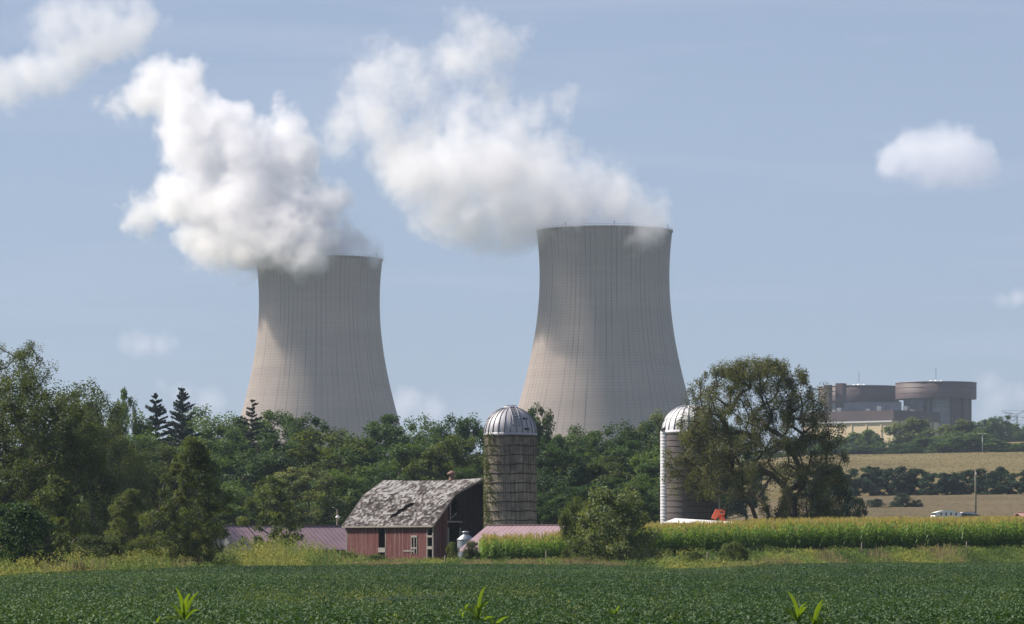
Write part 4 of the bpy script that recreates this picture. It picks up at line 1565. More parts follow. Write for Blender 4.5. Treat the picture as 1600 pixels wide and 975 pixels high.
def build_barn():
    th = R(51)
    b = G(677, 400, 0)
    base = 1.15
    U = Vector((-math.cos(th), math.sin(th), 0))
    # right handed: local X = -U (towards the gable), local Y = V
    root = empty('red_barn', (b.x, 400, base), math.atan2(-U.y, -U.x))
    tag(root, 'old red barn with patchy grey gambrel roof and a hole in it', 'barn')
    L, W = 15.2, 10.6
    E, K, Rg = 3.75, 6.85, 8.5           # eave, knee, ridge heights
    # local x from -L (far left end) to 0 (gable corner); y from 0 (long wall) to W
    T = 0.12

    def panel(mb, x0, x1, z0, z1, y=0.0):
        mb.box(((x0 + x1) / 2, y + T / 2, (z0 + z1) / 2), (x1 - x0, T, z1 - z0))
    # long wall: photo columns 534..677 -> local x = (col-677)/143*15.2
    X = lambda z_: ((500 + z_ / 5.418) - 677) / 143.0 * L
    Z = lambda z_: (875 - (720 + z_ / 5.418)) * 400 / F
    o1, o2, w1, w2, o3, o4 = X(475), X(540), X(772), X(818), X(905), X(948)
    mb = MB()
    panel(mb, -L, o1, 0, E)
    panel(mb, o2, w1, 0, E)
    panel(mb, w2, o3, 0, E)
    panel(mb, w1, w2, Z(650), E)
    panel(mb, w1, w2, 0, Z(790))
    panel(mb, -L, o1, -0.8, 0)
    panel(mb, o2 + 0.7, o3, -0.8, 0)
    mb.build('side_wall', RED, root)
    mb = MB()
    panel(mb, -0.14, 0.03, -0.5, E, -0.035)
    panel(mb, -L - 0.03, -L + 0.12, -0.5, E, -0.035)
    panel(mb, o3 - 0.05, o3 + 0.08, -0.3, E, -0.03)
    panel(mb, o2 - 0.06, o2 + 0.06, -0.5, E, -0.03)
    panel(mb, -L, 0, E - 0.12, E + 0.05, -0.04)
    mb.build('corner_board', GREYW, root)
    for a_, b_, c_, d_, e_ in ((o1 + 0.02, o2 + 0.02, 782, 742, -0.06), (X(700), X(790), 776, 765, -0.062), (o3, o4 + 0.1, 755, 730, -0.06), (o3, o4 + 0.1, 655, 638, -0.06)):
        mb = MB()
        panel(mb, a_, b_, Z(c_), Z(d_), e_)
        mb.build('loose_plank', PALEW, root)
    fr = MB()
    for a, c in ((w1 - 0.07, w1 + 0.03), (w2 - 0.03, w2 + 0.07), ((w1 + w2) / 2 - 0.06, (w1 + w2) / 2 + 0.06)):
        panel(fr, a, c, Z(795), Z(640), -0.07)
    panel(fr, w1 - 0.07, w2 + 0.07, Z(655), Z(638), -0.075)
    panel(fr, w1 - 0.07, w2 + 0.07, Z(752), Z(738), -0.075)
    fr.build('window_frame', PALEW, root)

    # gambrel outline
    prof = [(-0.35, E - 0.28), (1.35, E + 1.18), (2.55, K), (W / 2, Rg), (W - 2.55, K), (W - 1.35, E + 1.18), (W + 0.35, E - 0.28)]
    prof[1] = (1.15, E + 1.42)
    prof[5] = (W - 1.15, E + 1.42)

    def topz(y):
        for (a, za), (c, zc) in zip(prof[:-1], prof[1:]):
            if a <= y <= c:
                return za + (zc - za) * (y - a) / (c - a)
        return E
    # gable walls as vertical strips
    gx = 0.0

    def gable(xf, y0, y1, z0, z1=None):
        n = max(1, int((y1 - y0) / 0.5))
        m_ = []
        for i in range(n):
            a = y0 + (y1 - y0) * i / n
            c = y0 + (y1 - y0) * (i + 1) / n
            za = (topz(a) - 0.1) if z1 is None else z1
            zc = (topz(c) - 0.1) if z1 is None else z1
            m_.append([(xf - T, a, z0), (xf, a, z0), (xf, c, z0), (xf - T, c, z0), (xf - T, a, za), (xf, a, za), (xf, c, zc), (xf - T, c, zc)])
        return m_
    Y = lambda z_: ((500 + z_ / 5.418) - 677) / (62.0 * 2) * W
    d0, d1 = Y(1085), Y(1180)
    h0, h1 = Y(1100), Y(1165)
    g1 = MB()
    for s in gable(0, T, d0, -0.6):
        g1.hexa(s)
    for s in gable(0, d0, d1, Z(528), Z(512)):
        g1.hexa(s)
    g1.build('gable_wall', RED, root)
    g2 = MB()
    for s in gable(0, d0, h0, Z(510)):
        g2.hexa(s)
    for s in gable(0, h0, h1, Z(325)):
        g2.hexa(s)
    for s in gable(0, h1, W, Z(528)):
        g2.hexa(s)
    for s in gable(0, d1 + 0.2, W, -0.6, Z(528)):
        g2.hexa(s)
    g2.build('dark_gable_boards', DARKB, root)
    g3 = MB()
    for s in gable(-L + T, T, W, -0.6):
        g3.hexa(s)
    g3.build('rear_gable_wall', RED, root)
    g4 = MB()
    g4.box((-L / 2, W - 0.06, E / 2 - 0.2), (L, T, E + 0.3))
    g4.build('back_wall', RED, root)
    df = MB()
    df.box((0.04, d0 - 0.05, 1.6), (0.14, 0.16, 3.4))
    df.box((0.04, d1 + 0.05, 1.6), (0.14, 0.16, 3.4))
    df.box((0.05, (d0 + d1) / 2, Z(522)), (0.13, d1 - d0 + 0.5, 0.17))
    df.build('door_frame', GREYW, root)
    hf = MB()
    hf.box((0.03, h0, (Z(325) + Z(510)) / 2), (0.1, 0.12, Z(325) - Z(510)))
    hf.bar((-0.2, h0, Z(505)), (-0.2, h0 + 1.2, Z(440)), 0.12)
    hf.bar((-0.15, h1 + 0.12, Z(510)), (-0.15, h1 + 0.12, Z(460)), 0.16)
    hf.build('hay_door_frame', GREYW, root)
    db = MB()
    db.bar((-0.5, d0, 1.9), (-0.5, d1, 0.9), 0.12)
    db.bar((-0.5, d0, 0.7), (-0.5, d1, 0.6), 0.12)
    db.build('inner_brace', GREYW, root)
    ic = MB()
    for xx in np.linspace(-L + 1.5, -1.8, 5):
        for yy in (2.6, W - 2.6):
            ic.bar((xx, yy, -0.3), (xx, yy, K - 0.2), 0.22)
        ic.bar((xx, 0.3, E), (xx, W - 0.3, E), 0.2)
    ic.build('timber_frame', DARKB, root)
    # roof: two slopes, each with two pitches, hood at the gable ridge
    rng = np.random.default_rng(4)
    for side in (0, 1):
        P_ = prof[:4] if side == 0 else prof[3:][::-1]
        d = [0]
        for (a, za), (c, zc) in zip(P_[:-1], P_[1:]):
            d.append(d[-1] + math.hypot(c - a, zc - za))
        nu, nv = 76, 48
        tv = np.linspace(0, d[-1], nv)
        yy = np.interp(tv, d, [p[0] for p in P_])
        zz = np.interp(tv, d, [p[1] for p in P_])
        hood = np.interp(tv, [0, d[-1] * 0.62, d[-1]], [0.35, 0.42, 1.75])
        left = np.interp(tv, [0, d[-1]], [0.3, 0.25])
        s = np.linspace(0, 1, nu)
        Xg = (-L - left)[:, None] * (1 - s)[None] + hood[:, None] * s[None]
        Yg = np.repeat(yy[:, None], nu, 1)
        sag = -0.16 * np.sin(math.pi * s)[None] * np.linspace(0.2, 1, nv)[:, None]
        Zg = np.repeat(zz[:, None], nu, 1) + sag + rng.normal(0, 0.012, Xg.shape)
        keep = np.ones((nv - 1, nu - 1), bool)
        if side == 0:
            # slanting hole, and two small ones
            for j in range(nv - 1):
                for i in range(nu - 1):
                    x, t = Xg[j, i], tv[j]
                    cxh = -7.0 + (t - 2.3) * 0.95
                    if 1.3 < t < 3.35 and abs(x - cxh) < 0.30 + 0.34 * math.sin((t - 1.2) * 1.35) + 0.12 * math.sin(t * 9):
                        keep[j, i] = False
            keep[26, 50] = keep[30, 22] = False
        me = grid_mesh('roof_slope', Xg, Yg, Zg, False, keep)
        o = meshobj('roof_slope', me, SHING, root)
        sol = o.modifiers.new('thick', 'SOLIDIFY')
        sol.thickness = 0.09
        sol.offset = -1 if side == 0 else 1
    # rafters and light trim
    rf = MB()
    for xx in np.linspace(-L + 0.3, -0.3, 24):
        for (a, za), (c, zc) in zip(prof[:-1], prof[1:]):
            rf.bar((xx, a, za - 0.33), (xx, c, zc - 0.33), 0.06, 0.14)
    rf.build('rafters', DARKB, root)
    tr = MB()
    tr.bar((-L - 0.33, -0.37, E - 0.33), (0.38, -0.37, E - 0.33), 0.05, 0.16)
    hd = [0.38, 0.40, 0.45, 1.80]
    for q in range(3):
        (a, za), (c, zc) = prof[q], prof[q + 1]
        tr.bar((hd[q], a, za - 0.09), (hd[q + 1], c, zc - 0.09), 0.05, 0.17)
        tr.bar((-L - 0.32, a, za - 0.06), (-L - 0.29, c, zc - 0.06), 0.05, 0.17)
        (a, za), (c, zc) = prof[6 - q], prof[5 - q]
        tr.bar((hd[q], a, za - 0.09), (hd[q + 1], c, zc - 0.09), 0.05, 0.17)
    tr.build('roof_trim', GREYW, root)
    # rusty ridge ventilator
    RUST = plain('rusty_tin', (0.20, 0.115, 0.085), 0.7, 0.4, 5.0)
    vx = (667 - 690) / 143.0 * L - 1.0 + 3.1
    cu = MB()
    cu.lathe([(0.34, 0.0), (0.30, 0.25), (0.22, 0.45), (0.22, 0.62), (0.50, 0.66), (0.52, 0.74), (0.20, 0.98), (0.05, 1.05), (0.01, 1.12)], n=20)
    v = cu.build('ridge_ventilator', RUST, root, (vx - 3.3, W / 2, Rg - 0.2))
    return root


build_barn()

# ------------------------------------------------------------------ silos
STAVE = MT('concrete_staves', 0.92, 0.1)
_s = STAVE.sep()
_an = STAVE.math('ARCTAN2', _s[1], _s[0])
_st = STAVE.math('LESS_THAN', STAVE.math('FRACT', STAVE.math('MULTIPLY', _an, 36 / (2 * math.pi) * 1.0)), 0.07)
_dr = STAVE.noise(1.0, 5, 0.65, STAVE.comb(STAVE.math('MULTIPLY', _an, 14), 0.0, STAVE.math('MULTIPLY', _s[2], 0.16)))
_bl = STAVE.noise(0.9, 5, 0.7)
_pid = STAVE.N.new('ShaderNodeTexWhiteNoise')
STAVE.L.new(STAVE.comb(STAVE.math('FLOOR', STAVE.math('MULTIPLY', _an, 36 / (2 * math.pi))), STAVE.math('FLOOR', STAVE.math('MULTIPLY', _s[2], 1.05)), 0), _pid.inputs['Vector'])
_f = STAVE.math('ADD', STAVE.math('MULTIPLY', _dr, 0.65), STAVE.math('ADD', STAVE.math('MULTIPLY', _bl, 0.3), STAVE.math('MULTIPLY', _pid.outputs['Value'], 0.10)))
_f = STAVE.math('SUBTRACT', _f, STAVE.math('MULTIPLY', STAVE.math('SUBTRACT', _s[2], 9.0, clamp=True), 0.08))
_c = STAVE.ramp(_f, [(0.36, (0.075, 0.062, 0.052)), (0.48, (0.17, 0.145, 0.12)), (0.62, (0.29, 0.25, 0.20))])
STAVE.color(STAVE.mix(STAVE.math('MULTIPLY', _st, 0.55), _c, (0.06, 0.05, 0.045)))
STAVE.bump(_bl, 0.3, 0.03)
STAVE = STAVE.m
STAVE2 = plain('grey_silo_concrete', (0.13, 0.115, 0.115), 0.9, 0.25, 1.2)
TIN = plain('dull_aluminium', (0.34, 0.34, 0.37), 0.6, 0.15, 0.9, 0.4)
TIN2 = plain('bright_aluminium', (0.62, 0.62, 0.65), 0.6, 0.05, 0.6, 0.1)
HOOP = plain('rusty_hoop', (0.045, 0.038, 0.034), 0.8, 0.3, 3)
BLACK = plain('dark_opening', (0.012, 0.012, 0.014), 0.9, 0.1)


def dome(mb, r, h, n=28, rib=0.035):
    prof = [(r * math.cos(t), h * math.sin(t)) for t in np.linspace(0, math.pi / 2 * 0.93, 12)]
    mb.lathe(prof, n=n * 2)
    mb.lathe([(r + 0.05, -0.22), (r + 0.06, 0.0), (r, 0.04)], n=n * 2)
    return prof


def ribs(r, h, n):
    mb = MB()
    ts = np.linspace(0, math.pi / 2 * 0.93, 11)
    for i in range(n):
        a = 2 * math.pi * (i + 0.5) / n
        pts = [((r + 0.03) * math.cos(t) * math.cos(a), (r + 0.03) * math.cos(t) * math.sin(a), (h + 0.03) * math.sin(t)) for t in ts]
        mb.tube(pts, [0.055 * (0.4 + 0.6 * math.cos(t)) for t in ts], 4)
    return mb


def silo_one():
    D = 400.5
    k = D / F
    x = (797.5 - 800) * k
    zb = float(gz(x, D)) - 0.1
    z1 = CAM_Z + (HY - 677) * k
    r = 41 * k
    H = z1 - zb
    root = empty('concrete_silo', (x, D, zb))
    tag(root, 'stained concrete stave silo with a silver dome beside the barn', 'silo')
    mb = MB()
    zs = np.linspace(0, H, 30)
    mb.lathe([(r * (1 + 0.006 * math.sin(z * 2)), z) for z in zs], n=72)
    mb.build('stave_wall', STAVE, root)
    z = H - 0.35
    hb = []
    while z > 0.3:
        m2 = MB()
        m2.lathe([(r + 0.012, z - 0.05), (r + 0.055, z - 0.045), (r + 0.055, z + 0.045), (r + 0.012, z + 0.05)], n=60)
        rng = np.random.default_rng(int(z * 100))
        m2.v = [(vx, vy, vz + 0.04 * math.sin(6 * math.atan2(vy, vx) + z * 7) + rng.normal(0, 0.012)) for vx, vy, vz in m2.v]
        m2.build('hoop', HOOP, root)
        z -= 0.97
    dm = MB()
    h = (677 - 636) * k
    dome(dm, r + 0.02, h)
    d = dm.build('dome', TIN, root, (0, 0, H))
    ribs(r + 0.02, h, 26).build('seams', plain('seam_grey', (0.20, 0.20, 0.22), 0.5, 0.1, 1, 0.6), d)  # seam ribs in a darker grey metal than the dome
    cp = MB()
    cp.lathe([(0.75, -0.12), (0.78, 0.02), (0.6, 0.10), (0.3, 0.16), (0.01, 0.18)], n=24)
    cp.lathe([(0.62, 0.18), (0.66, 0.18), (0.66, 0.22), (0.62, 0.22)], n=24)
    cp.build('cap_ring', TIN, d, (0, 0, h * 0.99))
    # ladder on the dome and hatch
    ld = MB()
    a0 = R(-90 + 14)

    def sp(t, a, e=0.1):
        return Vector(((r + e) * math.cos(t) * math.cos(a), (r + e) * math.cos(t) * math.sin(a), (h + e) * math.sin(t)))
    for t in np.linspace(0.30, 1.28, 9):
        w = 0.125 / math.cos(t)
        ld.bar(sp(t, a0 - w), sp(t, a0 + w), 0.07)
    for s in (-1, 1):
        ts = np.linspace(0.25, 1.3, 10)
        ld.tube([sp(t, a0 + s * min(0.125 / math.cos(t), 0.5)) for t in ts], 0.05, 4)
    ld.build('roof_ladder', TIN, d)
    ht = MB()
    a1 = R(-90 + 40)
    q = [sp(0.10, a1 - 0.12, 0.07), sp(0.10, a1 + 0.10, 0.07), sp(0.60, a1 + 0.14, 0.07), sp(0.60, a1 - 0.12, 0.07)]
    q2 = [p * 0.985 for p in q]
    ht.hexa([q[0], q[1], q[2], q[3], q2[0], q2[1], q2[2], q2[3]])
    ht.build('hatch', BLACK, d)
    # ivy on the left flank
    rng = np.random.default_rng(6)
    n = 5200
    a = rng.normal(R(-152), 0.30, n)
    zz = H * rng.random(n) ** 0.85
    ok = rng.random(n) < (0.25 + 0.75 * (np.sin(a * 9 + zz * 1.3) * 0.5 + 0.5)) * np.clip(1.25 - zz / H * 0.5, 0, 1)
    a, zz = a[ok], zz[ok]
    P0 = np.stack([(r + 0.08) * np.cos(a), (r + 0.08) * np.sin(a), zz], -1)
    v = leaf_quads(P0, rng.uniform(0.08, 0.2, len(a)), rng, 0.2, 0.7)
    meshobj('ivy', np_mesh('ivy', v, 4, rng.random(len(a))), LEAF['olive'], root)


silo_one()


def silo_two():
    D = 396.0
    k = D / F
    x = (1078 - 800) * k
    zb = float(gz(x, D)) - 0.1
    z1 = CAM_Z + (HY - 673) * k
    r = 43 * k
    H = z1 - zb
    root = empty('far_silo', (x, D, zb))
    tag(root, 'grey silo with white ribbed dome and long white side chute, half behind the willow', 'silo')
    mb = MB()
    mb.lathe([(r, z) for z in np.linspace(0, H, 12)], n=64)
    mb.build('stave_wall', STAVE2, root)
    z = H - 0.4
    while z > 0.2:
        m2 = MB()
        m2.lathe([(r + 0.01, z - 0.02), (r + 0.035, z - 0.02), (r + 0.035, z + 0.02), (r + 0.01, z + 0.02)], n=48)
        m2.build('hoop', HOOP, root)
        z -= 0.62
    dm = MB()
    h = (673 - 633) * k
    dome(dm, r + 0.02, h)
    d = dm.build('dome', TIN2, root, (0, 0, H))
    ribs(r + 0.02, h, 24).build('seams', plain('seam_bright', (0.44, 0.44, 0.47), 0.5, 0.1, 1, 0.4), d)
    ch = MB()
    cr = 0.56
    cx = -(r - 0.32)
    ch.lathe([(cr, zz) for zz in np.linspace(0, H, 10)], (cx, -0.75, 0), n=24)
    c = ch.build('chute', TIN2, root)
    rg = MB()
    z = 0.3
    while z < H - 0.1:
        rg.lathe([(cr, z - 0.05), (cr + 0.045, z), (cr, z + 0.05)], (cx, -0.75, 0), n=24)
        z += 0.34
    rg.build('chute_ribs', TIN2, c)
    hd = MB()
    hd.hexa([(cx - cr, -0.75 - cr, H), (cx + cr * 1.3, -0.75 - cr, H), (cx + cr * 1.3, -0.2, H), (cx - cr, -0.2, H),
             (cx + cr * 0.5, -0.75 - cr * 0.6, H + 0.75), (cx + cr * 1.3, -0.75 - cr * 0.6, H + 0.95), (cx + cr * 1.3, -0.2, H + 0.95), (cx + cr * 0.5, -0.2, H + 0.75)])
    hd.build('chute_hood', plain('hood_dark', (0.12, 0.115, 0.10), 0.8, 0.3), root)
    pp = MB()
    pp.tube([(r + 0.15, -0.6, 0), (r + 0.15, -0.6, H * 0.72)], 0.09, 8)
    pp.build('fill_pipe', TIN2, root)


silo_two()

# ------------------------------------------------------------------ sheds, bin, auger, far buildings
PURP = MT('faded_purple_metal_roof', 0.55, 0.3)
_s = PURP.sep()
_fr = PURP.math('FRACT', PURP.math('MULTIPLY', _s[0], 1 / 0.62))
_ln = PURP.math('LESS_THAN', _fr, 0.2)
_n = PURP.noise(0.7, 5, 0.65)
PURP.color(PURP.mix(PURP.math('MULTIPLY', _ln, 0.55), PURP.ramp(_n, [(0.3, (0.165, 0.105, 0.125)), (0.7, (0.235, 0.160, 0.180))]), (0.36, 0.29, 0.31)))
PURP.bump(_ln, 0.5, 0.04)
PURP = PURP.m
SHEDW = plain('grey_shed_wall', (0.20, 0.20, 0.215), 0.8, 0.15, 1.0)


def gable_shed(name, label, a, ang, L, w, drop, wall_h, roofmat, wallmat, group=None, cat='shed'):
    """a: ridge start (world); ang: ridge heading; w: half width; local X along ridge."""
    root = empty(name, (a.x, a.y, a.z), ang)
    tag(root, label, cat, group)
    mb = MB()
    t = 0.08
    for s in (-1, 1):
        p = [(-0.3, 0, 0), (L + 0.3, 0, 0), (L + 0.3, s * (w + 0.3), -drop * (w + 0.3) / w), (-0.3, s * (w + 0.3), -drop * (w + 0.3) / w)]
        if s > 0:
            p = [p[0], p[3], p[2], p[1]]
            p = [p[0], p[3], p[2], p[1]][::-1]
        lo = [(q[0], q[1], q[2] - t) for q in p]
        mb.hexa(lo + p)
    mb.build('roof', roofmat, root)
    rc = MB()
    rc.bar((-0.32, 0, 0.03), (L + 0.32, 0, 0.03), 0.3, 0.06)
    rc.build('ridge_cap', roofmat, root)
    ed = MB()
    for s in (-1, 1):
        ed.bar((-0.3, s * (w + 0.31), -drop * (w + 0.3) / w - 0.05), (L + 0.3, s * (w + 0.31), -drop * (w + 0.3) / w - 0.05), 0.04, 0.12)
    ed.build('eave_trim', GREYW, root)
    wl = MB()
    e = w - 0.1
    z1 = -drop * e / w - t - 0.01
    zb = -drop - wall_h
    for s in (-1, 1):
        wl.box((L / 2, s * e, (z1 + zb) / 2), (L - 0.2, 0.1, z1 - zb))
    for xx in (0.1, L - 0.1):
        wl.add([(xx, -e, zb), (xx, e, zb), (xx, e, z1), (xx, 0, -t - 0.03), (xx, -e, z1)], [(0, 1, 2, 3, 4)])
    wl.build('wall', wallmat, root)
    return root


A = P(764.6, 821, 386)
r_ = gable_shed('purple_shed', 'low shed with faded purple metal roof right of the barn, behind the corn', A, math.atan2(-6.9, 7.0), 10.4, 3.9, 2.35, 1.9, PURP, SHEDW, 'sheds with purple metal roofs')
ds = MB()
ds.box((2.2, -3.85, -3.0), (1.0, 0.08, 1.1))
ds.build('dark_doorway', BLACK, r_)
A = P(350, 821, 418)
gable_shed('purple_shed', 'long shed with faded purple metal roof left of the barn', A, math.atan2(0.6, 0.8), 19.5, 4.0, 2.45, 1.6, PURP, SHEDW, 'sheds with purple metal roofs')


def small_bin():
    D = 389.0
    k = D / F
    x = (727.5 - 800) * k
    z0 = float(gz(x, D))
    ze = CAM_Z + (HY - 843) * k
    r = 13 * k
    root = empty('grain_bin', (x, D, z0))
    tag(root, 'small galvanised grain bin with conical lid between barn and shed', 'grain bin')
    h = ze - z0
    mb = MB()
    pr = []
    for i in range(int(h / 0.07)):
        z = i * 0.07
        pr.append((r + 0.012 * math.sin(z * 2 * math.pi / 0.2), z))
    mb.lathe(pr + [(r, h)], n=32)
    G1 = plain('galvanised_sheet', (0.30, 0.33, 0.36), 0.4, 0.08, 1.5, 0.5)
    mb.build('bin_wall', G1, root)
    m2 = MB()
    m2.lathe([(r + 0.05, h - 0.03), (r + 0.05, h + 0.03), (0.32, h + 0.5), (0.3, h + 0.52)], n=32)
    m2.build('roof', G1, root)
    m3 = MB()
    m3.lathe([(0.26, h + 0.48), (0.26, h + 0.68), (0.38, h + 0.70), (0.38, h + 0.78), (0.2, h + 0.85), (0.01, h + 0.87)], n=20)
    m3.build('lid', G1, root)


small_bin()
REDW = plain('orange_red_wall', (0.34, 0.11, 0.065), 0.8, 0.2, 1.5)
CHUTE = plain('orange_paint', (0.62, 0.12, 0.06), 0.5, 0.15, 2.0)


def white_shed():
    D = 378.0
    k = D / F
    a = P(1036, 817, D)
    root = empty('white_roofed_shed', (a.x, a.y, a.z), 0)
    tag(root, 'low orange red shed with a white roof behind the corn, below the far silo', 'shed')
    L = 125 * k
    mb = MB()
    mb.hexa([(-0.1, -0.2, -0.06), (L, -0.2, -0.12), (L, 3.4, -0.06), (-0.1, 3.4, -0.06), (-0.1, -0.2, 0.0), (L, -0.2, -0.05), (L - 0.4, 1.6, 0.10), (1.25, 1.6, 0.48)])
    mb.hexa([(-0.1, 3.4, -0.06), (L, 3.4, -0.06), (L, 3.42, -0.06), (-0.1, 3.42, -0.06), (1.25, 1.6, 0.475), (L - 0.4, 1.6, 0.095), (L, 3.4, -0.03), (-0.1, 3.4, -0.03)])
    mb.build('roof', WHITE, root)
    m2 = MB()
    m2.box((L / 2, 1.6, -1.35), (L - 0.15, 3.3, 2.55))
    m2.build('wall', REDW, root)
    m3 = MB()
    m3.bar((0, -0.23, -0.09), (L, -0.23, -0.15), 0.05, 0.1)
    m3.build('gutter', GREYW, root)
    # auger spout beside it
    D = 382.0
    k = D / F
    b = P(1125, 815, D)
    root = empty('auger_spout', (b.x, b.y, b.z - 2.5))
    tag(root, 'orange red auger spout rising behind the white shed roof', 'auger')
    mb = MB()
    mb.tube([(1.05, 0, 0.6), (0.62, 0, 2.0), (0.0, 0, 3.25)], [0.28, 0.28, 0.28], 14)
    mb.build('auger_tube', CHUTE, root)
    m2 = MB()
    pf = [(-0.86, 2.86), (-0.50, 2.66), (-0.02, 3.18), (0.42, 3.12), (0.50, 3.55), (0.08, 3.74), (-0.42, 3.74)]
    n_ = len(pf)
    m2.add([(x_, -0.36, z_) for x_, z_ in pf] + [(x_, 0.36, z_) for x_, z_ in pf],
           [tuple(range(n_)), tuple(range(2 * n_ - 1, n_ - 1, -1))] + [(i, n_ + i, n_ + (i + 1) % n_, (i + 1) % n_) for i in range(n_)])
    m2.build('spout_head', CHUTE, root)
    m3 = MB()
    m3.box((0.15, -0.38, 3.42), (0.34, 0.05, 0.16))
    m3.build('motor', DARK, root)


white_shed()


def far_buildings():
    D = 560.0
    k = D / F
    a = P(1461, 811, D)
    root = empty('hoop_building', (a.x, a.y, a.z), 0)
    tag(root, 'white round roofed farm building with four small windows behind the corn', 'barn')
    W = 40 * k
    n = 12
    pts = [(0.05 * W, 0.5 * W), ]
    arch = [(W * (0.02 + 0.96 * t), 0.72 + 0.58 * math.sin(math.pi * (0.12 + 0.76 * t))) for t in np.linspace(0, 1, n)]
    mb = MB()
    fr = [(x, 0, z) for x, z in arch]
    bk = [(x, 6, z) for x, z in arch]
    mb.add(fr + bk, [(i, i + 1, n + i + 1, n + i) for i in range(n - 1)])
    mb.build('roof', WHITE, root)
    m2 = MB()
    y = 0.02
    m2.add([(0, y, -2.5), (W, y, -2.5)] + [(x, y, z - 0.01) for x, z in arch[::-1]], [tuple(range(n + 2))])
    m2.add([(0, 5.9, -2.5), (W, 5.9, -2.5)] + [(x, 5.9, z - 0.01) for x, z in arch[::-1]], [tuple(range(n + 2))])
    m2.box((0.06, 3, -1.0), (0.1, 5.8, 3.2))
    m2.box((W - 0.06, 3, -1.0), (0.1, 5.8, 3.2))
    m2.build('wall', WHITE, root)
    for i in range(4):
        m3 = MB()
        m3.box((W * (0.24 + 0.195 * i), -0.02, 0.72), (0.17, 0.06, 0.42))
        m3.build('window', BLACK, root)
    a = P(1502, 811, D + 3)
    root = empty('grey_lean_to', (a.x, a.y, a.z), 0)
    tag(root, 'dark grey low shed joined to the right of the white round roofed building', 'shed')
    W = 29 * k
    mb = MB()
    mb.hexa([(-0.05, -0.1, 0.86), (W + 0.1, -0.1, 0.60), (W + 0.1, 4.2, 0.60), (-0.05, 4.2, 0.86), (0.3, -0.1, 1.02), (W * 0.6, -0.1, 1.06), (W * 0.6, 4.2, 1.06), (0.3, 4.2, 1.02)])
    mb.build('roof', plain('grey_roof', (0.42, 0.44, 0.46), 0.6, 0.1), root)
    m2 = MB()
    m2.hexa([(0, 0, -2.5), (W, 0, -2.5), (W, 4, -2.5), (0, 4, -2.5), (0, 0, 0.85), (W, 0, 0.59), (W, 4, 0.59), (0, 4, 0.85)])
    m2.build('wall', plain('dark_grey_wall', (0.10, 0.11, 0.13), 0.8, 0.2), root)
    a = P(1590, 806, D)
    r = gable_shed('red_roofed_shed', 'shed with reddish roof at the right edge behind the corn', a + Vector((0.2, 0, 0.45)), R(8), 6.0, 2.6, 0.55, 2.6,
                   plain('reddish_roof', (0.34, 0.19, 0.17), 0.7, 0.15), SHEDW)


far_buildings()


def fence_posts():
    b = None
    src = None
    labs = ['short weathered fence post before the left corn block', 'short fence post in the weeds by the barn', 'thin fence post standing in front of the corn right of the field bush', 'thin fence post in the weeds further right',
            'fence post near the right edge of the weeds']
    for (px, D, h), lab in zip(((853, 341, 1.5), (695, 336, 1.3), (1105, 326, 1.6), (1346, 338, 1.4), (1510, 340, 1.3)), labs):
        if src is None:
            mb = MB()
            mb.tube([(0, 0, -0.2), (0.02, 0, 1.45)], [0.07, 0.055], 7)
            src = mb.build('fence_post', WOODP)
            o = src
        else:
            o = src.copy()
            COL.objects.link(o)
        o.location = G(px, D)
        o.scale = (1, 1, h / 1.45)
        tag(o, lab, 'fence post', 'fence posts in the weeds')


fence_posts()

# ------------------------------------------------------------------ volunteer corn plants in the beans
CORNL = leaf_mat('young_corn_leaf', [(0.12, 0.19, 0.022), (0.22, 0.32, 0.035), (0.34, 0.42, 0.06)], 0.6, 0.45, 1.0, 0.0, (1.35, 1.3, 0.4))


def volunteer(px, D, scale, leaves, label):
    """leaves: (lean, length, curl, height) in the picture plane plus a little depth."""
    root = empty('corn_plant', G(px, D, 0.45))
    tag(root, label, 'corn plant', 'corn plants sprouting in the bean field')
    rng = np.random.default_rng(int(px))
    st = MB()
    st.tube([(0, 0, -0.3), (0.01, 0, 0.3), (0, 0, 0.45 * scale)], [0.014, 0.012, 0.008], 6)
    st.build('stalk', CORNL, root)
    for (lean, L, curl, z0) in leaves:
        mb = MB()
        n = 9
        pts = []
        L = L * scale
        dy = rng.uniform(-0.25, 0.25)
        ang = math.pi / 2 - lean
        p = np.array([0.0, 0.0, z0 * scale])
        for i in range(n + 1):
            u = i / n
            w = 0.042 * scale * (math.sin(math.pi * min(1, u * 0.85 + 0.15)) ** 0.7) * (1 if u < 0.97 else 0.3)
            pts.append((p.copy(), w, ang))
            ang_i = ang - math.copysign(curl * 1.7 + 0.35, lean) * u * u * 1.6
            p = p + np.array([math.cos(ang_i) * L / n, dy * L / n, math.sin(ang_i) * L / n])
        V = []
        for (q, w, a) in pts:
            sx = np.array([0.8 * w * math.sin(a) + 0.4 * w, w * 0.5, -0.8 * w * math.cos(a)])
            mid = np.array([0, 0.25 * w, -0.1 * w])
            V += [q - sx, q + mid, q + sx]
        Fs = []
        for i in range(n):
            o = i * 3
            Fs += [(o, o + 1, o + 4, o + 3), (o + 1, o + 2, o + 5, o + 4)]
        mb.add([tuple(v) for v in V], Fs, True)
        mb.build('leaf', CORNL, root)


